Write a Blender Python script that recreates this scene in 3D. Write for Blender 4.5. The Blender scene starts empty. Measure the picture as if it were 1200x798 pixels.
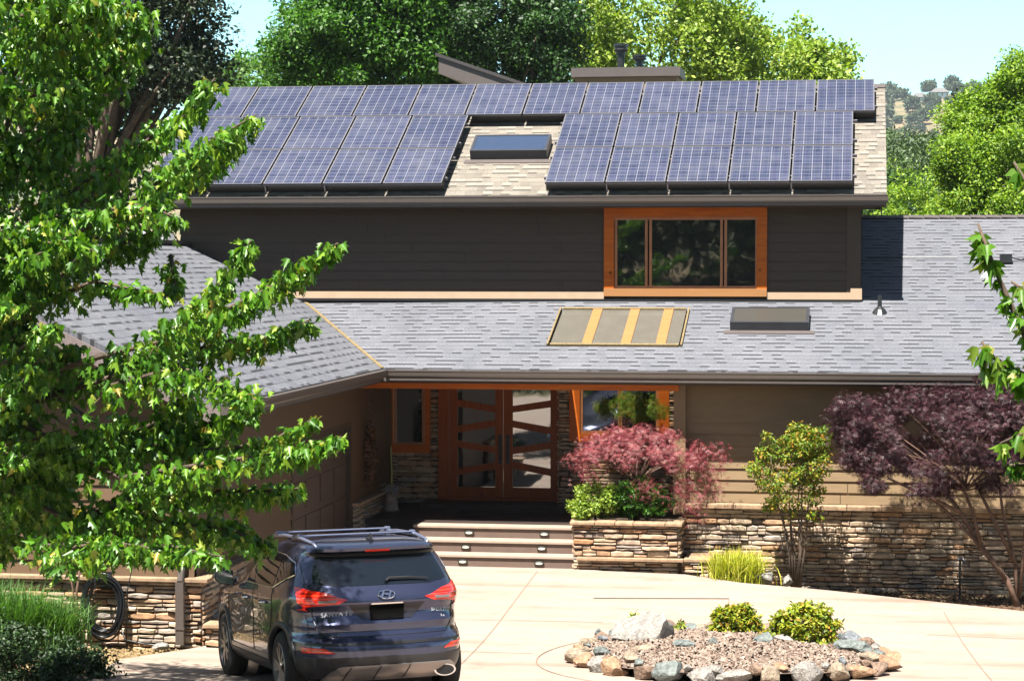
import bpy, bmesh, math, random
import numpy as np
from mathutils import Vector, Matrix
R = math.radians
sc = bpy.context.scene
col = sc.collection

# ------------------------------------------------------------ camera, sky, sun, exposure
cam_d = bpy.data.cameras.new('camera'); cam = bpy.data.objects.new('camera', cam_d); col.objects.link(cam)
cam.location = (0, 0, 5.1)
YAW = math.atan(410 / 2600.0); PIT = math.atan(94 / 2600.0)
cam.rotation_euler = (R(90) - PIT, 0, YAW)
cam_d.sensor_width = 36; cam_d.lens = 78; cam_d.clip_start = .1; cam_d.clip_end = 6000
sc.camera = cam

SUN = Vector((0.16, 0.45, -1)).normalized()          # direction the light travels
elev = math.asin(-SUN.z); toward = -SUN
w = bpy.data.worlds.new('World'); sc.world = w; w.use_nodes = True
nt = w.node_tree; nt.nodes.clear()
sky = nt.nodes.new('ShaderNodeTexSky'); sky.sky_type = 'NISHITA'; sky.sun_disc = False
sky.sun_elevation = elev; sky.sun_rotation = math.atan2(toward.x, toward.y)
sky.altitude = 200; sky.air_density = 1.0; sky.dust_density = .7; sky.ozone_density = 1.5
bg = nt.nodes.new('ShaderNodeBackground'); bg.inputs[1].default_value = .05
wo = nt.nodes.new('ShaderNodeOutputWorld')
tcw = nt.nodes.new('ShaderNodeTexCoord'); sxw = nt.nodes.new('ShaderNodeSeparateXYZ'); nt.links.new(tcw.outputs['Generated'], sxw.inputs[0])
rw = nt.nodes.new('ShaderNodeValToRGB'); rw.color_ramp.elements[0].position = .13; rw.color_ramp.elements[0].color = (.86, 1.32, 1.27, 1)   # bright band of sky above the horizon
rw.color_ramp.elements[1].position = .26; rw.color_ramp.elements[1].color = (.60, .57, .54, 1)
mw = nt.nodes.new('ShaderNodeMix'); mw.data_type = 'RGBA'; mw.blend_type = 'MULTIPLY'; mw.inputs[0].default_value = 1
nt.links.new(sxw.outputs[2], rw.inputs[0]); nt.links.new(sky.outputs[0], mw.inputs[6]); nt.links.new(rw.outputs[0], mw.inputs[7])
nt.links.new(mw.outputs[2], bg.inputs[0]); nt.links.new(bg.outputs[0], wo.inputs[0])
sd = bpy.data.lights.new('sun', 'SUN'); sd.energy = 5.0; sd.angle = R(.5); sd.color = (1, .94, .85)
so = bpy.data.objects.new('sun', sd); col.objects.link(so)
so.rotation_euler = SUN.to_track_quat('-Z', 'Y').to_euler()
sc.view_settings.view_transform = 'Standard'; sc.view_settings.look = 'None'
sc.view_settings.exposure = 2.1; sc.view_settings.gamma = 1

# ------------------------------------------------------------ pixel -> world (used to measure where a thing stands)
F = 2600.0
_d = Vector((-math.sin(YAW) * math.cos(PIT), math.cos(YAW) * math.cos(PIT), -math.sin(PIT)))
_r = Vector((math.cos(YAW), math.sin(YAW), 0)); _u = _r.cross(_d)
def ray(px, py): return _d + _r * ((px - 600) / F) + _u * (-(py - 399) / F)
def onY(px, py, Y):
    v = ray(px, py); return v * (Y / v.y) + Vector((0, 0, 5.1))
def onZ(px, py, Z):
    v = ray(px, py); return v * ((Z - 5.1) / v.z) + Vector((0, 0, 5.1))

def gz(Y):
    t = max(0.0, 31 - Y)
    return .0065 * t * t if t < 8.5 else .47 + .1105 * (t - 8.5)

# ------------------------------------------------------------ tagging and mesh helpers
def tag(o, label=None, cat=None, group=None, kind=None):
    if label: o['label'] = label
    if cat: o['category'] = cat
    if group: o['group'] = group
    if kind: o['kind'] = kind
    return o
def empty(name, loc, label, cat, group=None, rz=0):
    o = bpy.data.objects.new(name, None); col.objects.link(o); o.location = loc; o.rotation_euler = (0, 0, rz)
    o.empty_display_size = .3
    bpy.context.view_layer.update()
    return tag(o, label, cat, group)
def link(name, me, mat, parent=None, world=True):
    o = bpy.data.objects.new(name, me); col.objects.link(o)
    if mat is not None:
        for m in (mat if isinstance(mat, (list, tuple)) else [mat]): me.materials.append(m)
    if parent is not None:
        o.parent = parent
        if world:
            root = parent
            M = Matrix.Identity(4); ch = []
            while root is not None:
                ch.append(root); root = root.parent
            for c in reversed(ch): M = M @ Matrix.LocRotScale(c.location, c.rotation_euler, c.scale) if c.matrix_parent_inverse == Matrix.Identity(4) else M @ c.matrix_parent_inverse @ Matrix.LocRotScale(c.location, c.rotation_euler, c.scale)
            o.matrix_parent_inverse = M.inverted()
    return o
def copy_tree(o, parent=None):
    c = o.copy(); col.objects.link(c); c.parent = parent
    for ch in [x for x in bpy.data.objects if x.parent == o]: copy_tree(ch, c)
    return c

class MB:
    def __init__(s): s.v = []; s.f = []; s.m = []; s.uv = []
    def add(s, vs, fs, mi=0, uvs=None):
        b = len(s.v); s.v += [tuple(p) for p in vs]
        for k, f in enumerate(fs):
            s.f.append([b + i for i in f]); s.m.append(mi)
            s.uv.append([uvs[i] for i in f] if uvs else None)
    def box(s, a, b, mi=0):
        x0, y0, z0 = a; x1, y1, z1 = b
        if x0 > x1: x0, x1 = x1, x0
        if y0 > y1: y0, y1 = y1, y0
        if z0 > z1: z0, z1 = z1, z0
        s.add([(x0, y0, z0), (x1, y0, z0), (x1, y1, z0), (x0, y1, z0), (x0, y0, z1), (x1, y0, z1), (x1, y1, z1), (x0, y1, z1)],
              [(3, 2, 1, 0), (4, 5, 6, 7), (0, 1, 5, 4), (1, 2, 6, 5), (2, 3, 7, 6), (3, 0, 4, 7)], mi)
    def prism(s, poly, off, mi=0, uvs=None):
        """poly: 3d points; extruded by off."""
        n = len(poly); P = [Vector(p) for p in poly]; Q = [p + Vector(off) for p in P]
        s.add(P + Q, [tuple(range(n))] + [tuple(range(2 * n - 1, n - 1, -1))] + [(i, n + i, n + (i + 1) % n, (i + 1) % n) for i in range(n)],
              mi, (list(uvs) * 2) if uvs else None)
    def tube(s, pts, rad, n=8, mi=0, cap=True):
        pts = [Vector(p) for p in pts]
        if not isinstance(rad, (list, tuple)): rad = [rad] * len(pts)
        rings = []; up = None
        for i, p in enumerate(pts):
            d = (pts[min(i + 1, len(pts) - 1)] - pts[max(i - 1, 0)])
            if d.length < 1e-9: d = Vector((0, 0, 1))
            d.normalize()
            if up is None: up = d.orthogonal().normalized()
            up = (up - d * up.dot(d))
            up = up.normalized() if up.length > 1e-6 else d.orthogonal().normalized()
            sd_ = d.cross(up)
            rings.append([p + (up * math.cos(2 * math.pi * k / n) + sd_ * math.sin(2 * math.pi * k / n)) * rad[i] for k in range(n)])
        vs = [q for r in rings for q in r]; fs = []
        for i in range(len(pts) - 1):
            for k in range(n):
                a = i * n + k; b = i * n + (k + 1) % n
                fs.append((a, b, b + n, a + n))
        if cap: fs += [tuple(range(n - 1, -1, -1)), tuple(range(len(vs) - n, len(vs)))]
        s.add(vs, fs, mi)
    def build(s, name, mat, parent=None, smooth=False, bevel=0):
        me = bpy.data.meshes.new(name)
        me.from_pydata(s.v, [], s.f)
        if any(u for u in s.uv):
            ul = me.uv_layers.new(name='UVMap'); k = 0
            for fi, f in enumerate(s.f):
                for j in range(len(f)):
                    if s.uv[fi]: ul.data[k].uv = s.uv[fi][j]
                    k += 1
        me.polygons.foreach_set('material_index', s.m)
        if smooth: me.polygons.foreach_set('use_smooth', [True] * len(me.polygons))
        me.update()
        bm = bmesh.new(); bm.from_mesh(me); bmesh.ops.recalc_face_normals(bm, faces=bm.faces)
        bm.to_mesh(me); bm.free()
        o = link(name, me, mat, parent)
        if bevel:
            b = o.modifiers.new('b', 'BEVEL'); b.width = bevel; b.segments = 2; b.limit_method = 'ANGLE'
        return o

# ------------------------------------------------------------ materials
def nodes(name):
    m = bpy.data.materials.new(name); m.use_nodes = True
    t = m.node_tree; p = t.nodes['Principled BSDF']
    return m, t, p
def N(t, typ, **kw):
    n = t.nodes.new(typ)
    for k, v in kw.items(): setattr(n, k, v)
    return n
def val(t, op, a, b=None, c=None):
    n = t.nodes.new('ShaderNodeMath'); n.operation = op
    for i, x in enumerate((a, b, c)):
        if x is None: continue
        if isinstance(x, (int, float)): n.inputs[i].default_value = x
        else: t.links.new(x, n.inputs[i])
    return n.outputs[0]
def ramp(t, fac, stops, interp='LINEAR'):
    r = t.nodes.new('ShaderNodeValToRGB'); r.color_ramp.interpolation = interp
    e = r.color_ramp.elements
    while len(e) < len(stops): e.new(.5)
    for i, (p, c) in enumerate(stops):
        e[i].position = p; e[i].color = (*c, 1)
    t.links.new(fac, r.inputs[0]); return r.outputs[0]
def mix(t, f, a, b, typ='MIX'):
    n = t.nodes.new('ShaderNodeMix'); n.data_type = 'RGBA'; n.blend_type = typ
    for s_, x in ((0, f), (6, a), (7, b)):
        if isinstance(x, (int, float)): n.inputs[s_].default_value = x
        elif isinstance(x, tuple): n.inputs[s_].default_value = (*x, 1)
        else: t.links.new(x, n.inputs[s_])
    return n.outputs[2]
def noise(t, scale, detail=4, vec=None, rough=.55, out=0):
    n = t.nodes.new('ShaderNodeTexNoise'); n.inputs['Scale'].default_value = scale
    n.inputs['Detail'].default_value = detail; n.inputs['Roughness'].default_value = rough
    if vec is None:
        tc = t.nodes.new('ShaderNodeTexCoord'); vec = tc.outputs['Object']
    t.links.new(vec, n.inputs['Vector']); return n.outputs[out]
def bump(t, p, h, strength=.3, dist=.02):
    b = t.nodes.new('ShaderNodeBump'); b.inputs['Strength'].default_value = strength; b.inputs['Distance'].default_value = dist
    t.links.new(h, b.inputs['Height']); t.links.new(b.outputs[0], p.inputs['Normal'])
def plain(name, c, rough=.6, metal=0, var=.18, scale=6, bstr=.1, spec=.5, stretch=None, coat=0):
    m, t, p = nodes(name)
    vec = None
    if stretch:
        tc = N(t, 'ShaderNodeTexCoord'); mp = N(t, 'ShaderNodeMapping'); mp.inputs['Scale'].default_value = stretch
        t.links.new(tc.outputs['Object'], mp.inputs[0]); vec = mp.outputs[0]
    n = noise(t, scale, 5, vec)
    lo = tuple(x * (1 - var) for x in c); hi = tuple(min(1, x * (1 + var)) for x in c)
    t.links.new(ramp(t, n, [(.3, lo), (.7, hi)]), p.inputs['Base Color'])
    p.inputs['Roughness'].default_value = rough; p.inputs['Metallic'].default_value = metal
    p.inputs['Specular IOR Level'].default_value = spec; p.inputs['Coat Weight'].default_value = coat
    if bstr: bump(t, p, n, bstr, .01)
    return m
def island_mat(name, stops, rough=.75, spec=.4, trans=0.0, tcol=None, bscale=0, noisev=0):
    m, t, p = nodes(name)
    g = N(t, 'ShaderNodeNewGeometry')
    c = ramp(t, g.outputs['Random Per Island'], stops)
    if noisev:
        n = noise(t, noisev, 5)
        c = mix(t, 1.0, c, ramp(t, n, [(.25, (.55, .55, .55)), (.7, (1.15, 1.12, 1.1))]), 'MULTIPLY')
        if bscale: bump(t, p, noise(t, bscale, 6), .5, .02)
    t.links.new(c, p.inputs['Base Color'])
    p.inputs['Roughness'].default_value = rough; p.inputs['Specular IOR Level'].default_value = spec
    if trans:
        tr = N(t, 'ShaderNodeBsdfTranslucent'); mx = N(t, 'ShaderNodeMixShader'); mx.inputs[0].default_value = trans
        t.links.new(mix(t, 1.0, c, tcol or (1, 1, .6), 'MULTIPLY'), tr.inputs[0])
        out = t.nodes['Material Output']
        t.links.new(p.outputs[0], mx.inputs[1]); t.links.new(tr.outputs[0], mx.inputs[2]); t.links.new(mx.outputs[0], out.inputs[0])
    return m
def shingle_mat(name, light, dark, dash):
    m, t, p = nodes(name)
    uv = N(t, 'ShaderNodeUVMap'); sx = N(t, 'ShaderNodeSeparateXYZ'); t.links.new(uv.outputs[0], sx.inputs[0])
    wob = val(t, 'MULTIPLY', val(t, 'SUBTRACT', noise(t, .9, 3, uv.outputs[0]), .5), .02)
    v = val(t, 'DIVIDE', val(t, 'ADD', sx.outputs[1], wob), .185)
    row = val(t, 'FLOOR', v); fv = val(t, 'FRACT', v)
    wn = N(t, 'ShaderNodeTexWhiteNoise', noise_dimensions='1D'); t.links.new(row, wn.inputs['W'])
    u = val(t, 'ADD', val(t, 'DIVIDE', sx.outputs[0], .165), val(t, 'MULTIPLY', wn.outputs[0], 7.3))
    cu = val(t, 'FLOOR', u)
    cb = N(t, 'ShaderNodeCombineXYZ'); t.links.new(cu, cb.inputs[0]); t.links.new(row, cb.inputs[1])
    w2 = N(t, 'ShaderNodeTexWhiteNoise', noise_dimensions='3D'); t.links.new(cb.outputs[0], w2.inputs['Vector'])
    base = ramp(t, w2.outputs[0], [(0, dark), (.5, tuple((a + b) / 2 for a, b in zip(light, dark))), (1, light)])
    sel = val(t, 'GREATER_THAN', w2.outputs[0], .55)
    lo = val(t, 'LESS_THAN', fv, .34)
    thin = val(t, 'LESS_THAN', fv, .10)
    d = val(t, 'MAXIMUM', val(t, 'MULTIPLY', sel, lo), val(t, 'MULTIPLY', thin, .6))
    gr = noise(t, 30, 4, uv.outputs[0])
    base = mix(t, 1.0, base, ramp(t, gr, [(.3, (.72, .72, .72)), (.7, (1.22, 1.22, 1.22))]), 'MULTIPLY')
    ms = N(t, 'ShaderNodeMapping'); ms.inputs['Scale'].default_value = (1.6, .18, 1); t.links.new(uv.outputs[0], ms.inputs[0]); base = mix(t, 1.0, base, ramp(t, noise(t, 1.5, 6, ms.outputs[0], .7), [(.30, (.86, .86, .85)), (.5, (1, 1, 1)), (.75, (1.04, 1.03, 1.01))]), 'MULTIPLY')
    big = noise(t, .5, 4, uv.outputs[0])
    base = mix(t, 1.0, base, ramp(t, big, [(.3, (.86, .87, .9)), (.7, (1.1, 1.08, 1.05))]), 'MULTIPLY')
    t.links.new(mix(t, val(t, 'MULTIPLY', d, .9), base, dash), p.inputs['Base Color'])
    p.inputs['Roughness'].default_value = .9; p.inputs['Specular IOR Level'].default_value = .25
    bump(t, p, val(t, 'SUBTRACT', 1.0, val(t, 'ADD', fv, val(t, 'MULTIPLY', sel, -.25))), .6, .012)
    return m
def glass_mat(name, c=(.01, .012, .012), refl=.16, rough=.02):
    m, t, p = nodes(name)
    p.inputs['Base Color'].default_value = (*c, 1); p.inputs['Roughness'].default_value = rough
    g = N(t, 'ShaderNodeBsdfGlossy'); g.inputs['Roughness'].default_value = rough
    mx = N(t, 'ShaderNodeMixShader'); mx.inputs[0].default_value = refl
    bump_n = N(t, 'ShaderNodeBump'); bump_n.inputs['Strength'].default_value = .04; bump_n.inputs['Distance'].default_value = .02
    t.links.new(noise(t, 2.2, 2), bump_n.inputs['Height']); t.links.new(bump_n.outputs[0], g.inputs['Normal'])
    t.links.new(p.outputs[0], mx.inputs[1]); t.links.new(g.outputs[0], mx.inputs[2])
    t.links.new(mx.outputs[0], t.nodes['Material Output'].inputs[0])
    return m
def panel_mat(name):
    m, t, p = nodes(name)
    uv = N(t, 'ShaderNodeUVMap'); sx = N(t, 'ShaderNodeSeparateXYZ'); t.links.new(uv.outputs[0], sx.inputs[0])
    u = val(t, 'MULTIPLY', sx.outputs[0], 6); v = val(t, 'MULTIPLY', sx.outputs[1], 10)
    fu = val(t, 'FRACT', u); fv = val(t, 'FRACT', v)
    def edge(x, wd): return val(t, 'GREATER_THAN', val(t, 'ABSOLUTE', val(t, 'SUBTRACT', x, .5)), .5 - wd)
    line = val(t, 'MAXIMUM', edge(fu, .03), edge(fv, .026))
    bus = edge(val(t, 'FRACT', val(t, 'ADD', val(t, 'MULTIPLY', fu, 2), .5)), .03)
    cb = N(t, 'ShaderNodeCombineXYZ'); t.links.new(val(t, 'FLOOR', u), cb.inputs[0]); t.links.new(val(t, 'FLOOR', v), cb.inputs[1])
    oi = N(t, 'ShaderNodeObjectInfo'); t.links.new(oi.outputs['Random'], cb.inputs[2])
    w2 = N(t, 'ShaderNodeTexWhiteNoise', noise_dimensions='3D'); t.links.new(cb.outputs[0], w2.inputs['Vector'])
    cell = ramp(t, w2.outputs[0], [(0, (.050, .062, .128)), (1, (.085, .098, .185))])
    vr = N(t, 'ShaderNodeTexVoronoi'); vr.inputs['Scale'].default_value = 55
    t.links.new(uv.outputs[0], vr.inputs['Vector'])
    cell = mix(t, .3, cell, mix(t, 1.0, cell, vr.outputs['Color'], 'MULTIPLY'))
    c = mix(t, val(t, 'MULTIPLY', bus, .3), cell, (.30, .31, .38))
    pv = ramp(t, oi.outputs['Random'], [(0, (.82, .84, .88)), (1, (1.18, 1.15, 1.1))]); c = mix(t, 1.0, c, pv, 'MULTIPLY')
    c = mix(t, ramp(t, noise(t, 1.4, 5), [(.45, (0, 0, 0)), (.8, (.35, .35, .35))]), c, (.24, .24, .27))
    c = mix(t, line, c, (.34, .35, .40))
    t.links.new(c, p.inputs['Base Color'])
    p.inputs['Roughness'].default_value = .35; p.inputs['Coat Weight'].default_value = .5; p.inputs['Coat Roughness'].default_value = .06; p.inputs['Specular IOR Level'].default_value = .25
    return m
def concrete_mat(name):
    m, t, p = nodes(name)
    tc = N(t, 'ShaderNodeTexCoord'); mp = N(t, 'ShaderNodeMapping'); mp.inputs['Scale'].default_value = (.22, 1.5, 1)
    mp.inputs['Rotation'].default_value = (0, 0, R(4))
    t.links.new(tc.outputs['Object'], mp.inputs[0])
    n1 = noise(t, 1.1, 6, mp.outputs[0], .6)
    c = ramp(t, n1, [(.30, (.53, .34, .265)), (.43, (.60, .455, .37)), (.6, (.63, .53, .44)), (.8, (.61, .48, .39))])
    n2 = noise(t, 3.5, 6)
    c = mix(t, 1.0, c, ramp(t, n2, [(.3, (.9, .88, .86)), (.7, (1.06, 1.05, 1.04))]), 'MULTIPLY')
    n3 = noise(t, 60, 3)
    c = mix(t, 1.0, c, ramp(t, n3, [(.3, (.93, .93, .93)), (.7, (1.04, 1.04, 1.04))]), 'MULTIPLY')
    vc = N(t, 'ShaderNodeTexVoronoi', feature='DISTANCE_TO_EDGE'); vc.inputs['Scale'].default_value = .33
    dm = N(t, 'ShaderNodeMix', data_type='RGBA'); dm.inputs[0].default_value = .06; t.links.new(tc.outputs['Object'], dm.inputs[6]); t.links.new(noise(t, 1.3, 6, None, .7, 1), dm.inputs[7]); t.links.new(dm.outputs[2], vc.inputs['Vector'])
    c = mix(t, ramp(t, vc.outputs['Distance'], [(.0, (.30, .30, .30)), (.0035, (0, 0, 0))]), c, (.30, .22, .16))
    st = noise(t, .8, 7, None, .72); c = mix(t, 1.0, c, ramp(t, st, [(.30, (.80, .76, .72)), (.42, (1, 1, 1))]), 'MULTIPLY')
    t.links.new(c, p.inputs['Base Color']); p.inputs['Roughness'].default_value = .8
    bump(t, p, n2, .15, .01)
    return m
def wood_mat(name, a, b, rough=.45, axis=0):
    m, t, p = nodes(name)
    tc = N(t, 'ShaderNodeTexCoord'); mp = N(t, 'ShaderNodeMapping')
    s_ = [14, 14, 14]; s_[axis] = 1.0; mp.inputs['Scale'].default_value = s_
    t.links.new(tc.outputs['Object'], mp.inputs[0])
    n = noise(t, 1.6, 6, mp.outputs[0], .65)
    kn = N(t, 'ShaderNodeTexVoronoi'); kn.inputs['Scale'].default_value = 2.1
    t.links.new(tc.outputs['Object'], kn.inputs['Vector'])
    c = ramp(t, n, [(.3, a), (.7, b)])
    c = mix(t, ramp(t, kn.outputs['Distance'], [(.03, (1, 1, 1)), (.08, (0, 0, 0))]), c, tuple(x * .25 for x in a))
    t.links.new(c, p.inputs['Base Color']); p.inputs['Roughness'].default_value = rough; p.inputs['Specular IOR Level'].default_value = .2
    bump(t, p, n, .12, .01)
    return m

M = {}
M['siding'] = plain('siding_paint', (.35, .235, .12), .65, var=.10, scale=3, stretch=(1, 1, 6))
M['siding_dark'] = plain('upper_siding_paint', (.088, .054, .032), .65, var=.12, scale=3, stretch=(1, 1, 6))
M['trim'] = plain('trim_paint', (.50, .37, .25), .55, var=.06)
M['gutter'] = plain('gutter_metal', (.15, .125, .11), .35, var=.05, spec=.6)
M['fascia'] = plain('fascia_paint', (.15, .125, .12), .5, var=.08)
M['shingle'] = shingle_mat('grey_shingles', (.285, .30, .345), (.225, .238, .278), (.045, .047, .056))
M['shingle_tan'] = shingle_mat('tan_shingles', (.43, .39, .335), (.26, .235, .20), (.10, .09, .078))
M['cedar'] = wood_mat('cedar_stain', (.42, .085, .008), (.66, .17, .014))
M['cedar_v'] = wood_mat('cedar_stain_upright', (.42, .085, .008), (.64, .165, .014), axis=2)
M['cedar_door'] = wood_mat('door_wood', (.28, .062, .014), (.42, .105, .022), axis=2)
M['cedar_light'] = wood_mat('pale_cedar', (.66, .30, .11), (.74, .38, .16))
M['sash'] = plain('sash_wood', (.42, .17, .07), .45)
M['glass'] = glass_mat('window_glass', refl=.20)
M['glass_dark'] = glass_mat('door_glass', refl=.30)
M['panel'] = panel_mat('solar_cells')
M['alu'] = plain('aluminium_frame', (.16, .16, .18), .45, .6, var=.05)
M['black'] = plain('black_metal', (.02, .02, .022), .4)
M['flue'] = plain('flue_metal', (.045, .05, .055), .35, .3)
M['skylight'] = plain('skylight_frame', (.06, .065, .08), .4)
M['sky_glass'] = glass_mat('skylight_glass', (.025, .04, .075), .28, .05)
M['sky_glass_tan'] = glass_mat('skylight_glass_dusty', (.042, .040, .034), .05, .3)
M['valley'] = plain('valley_flashing', (.30, .22, .10), .7, var=.35, scale=20)
M['concrete'] = concrete_mat('pale_concrete')
M['joint'] = plain('joint_groove', (.36, .26, .19), .9)
M['drain'] = plain('drain_grate', (.10, .06, .05), .7)
M['step'] = plain('step_boards', (.22, .145, .115), .65, var=.1)
M['step_edge'] = plain('step_nosing', (.42, .33, .26), .6, var=.08)
M['stone'] = island_mat('ledge_stone', [(0, (.62, .48, .34)), (.16, (.70, .58, .43)), (.3, (.50, .28, .15)), (.42, (.66, .50, .36)), (.55, (.36, .31, .28)), (.68, (.74, .62, .47)), (.8, (.58, .34, .18)), (.9, (.46, .42, .38)), (1, (.70, .53, .36))], .85, .2, noisev=9, bscale=25)
M['grout'] = plain('dark_grout', (.10, .07, .05), .95)
M['cap'] = plain('stone_cap', (.50, .33, .20), .8, var=.3, scale=9, bstr=.5)
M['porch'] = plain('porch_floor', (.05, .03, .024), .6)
M['soil'] = plain('bed_soil', (.12, .08, .05), .95, var=.4, scale=20, bstr=.5)

# ------------------------------------------------------------ the ground
def terrain():
    xs = sorted(set(list(np.linspace(-1500, -60, 22)) + list(np.linspace(-60, -20, 14)) + list(np.linspace(-20, 12, 65)) + list(np.linspace(12, 60, 16)) + list(np.linspace(60, 1500, 44))))
    ys = sorted(set(list(np.linspace(-300, -10, 20)) + list(np.linspace(-10, 20, 20)) + list(np.linspace(20, 60, 81)) + list(np.linspace(60, 200, 24)) + list(np.linspace(200, 2300, 90))))
    rnd = random.Random(4)
    def h(x, y):
        z = gz(y) if y > -5 else gz(-5) + (-5 - y) * .18
        if y < -5: z = min(z, 20)
        z -= .07
        if x > -2.9 and y > 32.5:
            z -= .30 * min(1, max(0, (y - 33.5) / 2)) * min(1, (x + 2.9) / 1.5)
        if y > 52:
            z -= 26 * min(1, (y - 52) / 160.) ** 1.2
            hill = 137 / (1 + math.exp(-(y - 1180) / 110.)) * (1 + .06 * math.sin(x / 160. + 1) + .03 * math.sin(x / 60.))
            z += hill - .006 * max(0, y - 560) * 0
            z += 1.6 * math.sin(x * .05 + y * .03) * min(1, (y - 52) / 100.)
        return z
    v = [(x, y, h(x, y)) for y in ys for x in xs]; nx = len(xs)
    f = [(j * nx + i, j * nx + i + 1, (j + 1) * nx + i + 1, (j + 1) * nx + i) for j in range(len(ys) - 1) for i in range(nx - 1)]
    b = MB(); b.add(v, f)
    m, t, p = nodes('dry_ground')
    n = noise(t, .05, 8); n2 = noise(t, 8, 6)
    c = ramp(t, n, [(.40, (.14, .17, .07)), (.52, (.34, .27, .14)), (.68, (.50, .34, .20))])
    c = mix(t, 1.0, c, ramp(t, n2, [(.3, (.6, .6, .6)), (.7, (1.2, 1.2, 1.2))]), 'MULTIPLY')
    t.links.new(c, p.inputs['Base Color']); p.inputs['Roughness'].default_value = .95
    bump(t, p, n2, .5, .05)
    tag(b.build('ground', m, None, True), kind='structure')
    return h
height = terrain()

def driveway():
    # back edge of the slab, front to back rows between left and right edges
    left = [(16.5, -11), (20, -10), (24, -9.0), (25.5, -9.0), (26.4, -9.1), (27.1, -8.8), (27.75, -8.5), (28, -8.45), (33, -8.45), (36.9, -8.45)]
    back = [(-12, 36.95), (-4.6, 36.95), (-4.6, 36.15), (-2.9, 35.98), (-1.84, 35.1), (-.63, 34.6), (.54, 33.93), (2.36, 32.9), (5, 31.3), (12, 28.5)]
    def le(y):
        for (a, b), (c, d) in zip(left, left[1:]):
            if a <= y <= c: return b + (d - b) * (y - a) / (c - a)
        return left[-1][1]
    def re(y):
        for (a, b), (c, d) in zip(reversed(back), list(reversed(back))[1:]):
            if b <= y <= d and d > b: return a + (c - a) * (y - b) / (d - b)
        return 12
    b = MB(); ys = list(np.linspace(16.5, 36.9, 104)); nx = 24; vs = []
    for y in ys:
        l, r = le(y), re(y)
        for i in range(nx + 1): vs.append((l + (r - l) * i / nx, y, gz(y)))
    n = nx + 1; fs = []
    for j in range(len(ys) - 1):
        for i in range(nx): fs.append((j * n + i, j * n + i + 1, (j + 1) * n + i + 1, (j + 1) * n + i))
    b.add(vs, fs)
    for j in range(len(ys) - 1):      # slab edges
        for i in (0, nx):
            a = Vector(vs[j * n + i]); c = Vector(vs[(j + 1) * n + i]); dz = Vector((0, 0, -.14))
            b.add([a, c, c + dz, a + dz], [(0, 1, 2, 3)])
    tag(b.build('driveway', M['concrete'], None, True), kind='structure')
    # tooled joints
    def strip(pts, wd, z=.004):
        s = MB(); P = [Vector((x, y, gz(y) + z)) for x, y in pts]
        for a, c in zip(P, P[1:]):
            d = (c - a); d.z = 0; nrm = Vector((-d.y, d.x, 0)).normalized() * wd / 2
            s.add([a - nrm, c - nrm, c + nrm, a + nrm], [(0, 1, 2, 3)])
        return s
    def seg(a, c, n=12): return [(a[0] + (c[0] - a[0]) * i / n, a[1] + (c[1] - a[1]) * i / n) for i in range(n + 1)]
    J = MB()
    for pts, z in ((seg((-5.24, 35.9), (-4.8, 25)), .004), (seg((1.2, 32.63), (1.65, 25)), .004), (seg((-8.4, 30.75), (-3.6, 30.95)), .006),
                (seg((-1.95, 33.3), (-1.83, 30.6)), .004), (seg((-8.4, 27.98), (-4.15, 28.02)), .006), (seg((.9, 30.6), (4.5, 30.2)), .006),
                ([(-1.58 + 2.45 * math.cos(a), 27.75 + 2.75 * math.sin(a)) for a in np.linspace(2.2, 4.4, 30)], .008)):
        s = strip(pts, .018, z); J.add(s.v, s.f)
    tag(J.build('driveway_joints', M['joint']), kind='structure')
    s = strip(seg((-3.98, 33.13), (-1.95, 33.4)), .05, .010)
    tag(s.build('trench_drain', M['drain']), 'thin dark slot drain set in the pale driveway', 'drain')
driveway()

# ------------------------------------------------------------ building helpers
def siding(b, o, u, L, H, n, exp=.18, seed=0, holes=()):
    """lap boards on the wall starting at o, running along u (unit) for L, H high, facing n. holes: (u0,u1,z0,z1)"""
    rnd = random.Random(seed); o = Vector(o); u = Vector(u); n = Vector(n); up = Vector((0, 0, 1)); z = 0
    while z < H - .01:
        z1 = min(H, z + exp)
        spans = [(0, L)]
        for (a, c, d, e) in holes:
            if d < z1 - .01 and e > z + .01:
                ns = []
                for s0, s1 in spans:
                    if c <= s0 or a >= s1: ns.append((s0, s1)); continue
                    if a > s0: ns.append((s0, a))
                    if c < s1: ns.append((c, s1))
                spans = ns
        for s0, s1 in spans:
            p = s0; k = s0 + rnd.uniform(1.2, 4.2)
            while p < s1 - .01:
                q = min(s1, k) if s1 - k > .5 else s1
                g = .010 if q < s1 else 0
                A = o + u * p + up * z; B = o + u * (q - g) + up * z; C = o + u * (q - g) + up * z1; D = o + u * p + up * z1
                f = n * .03; t_ = n * .004
                b.add([A + f, B + f, C + t_, D + t_, A, B], [(0, 1, 2, 3), (4, 5, 1, 0)])
                p = q; k = q + rnd.uniform(2.5, 4.4)
        z = z1

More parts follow.
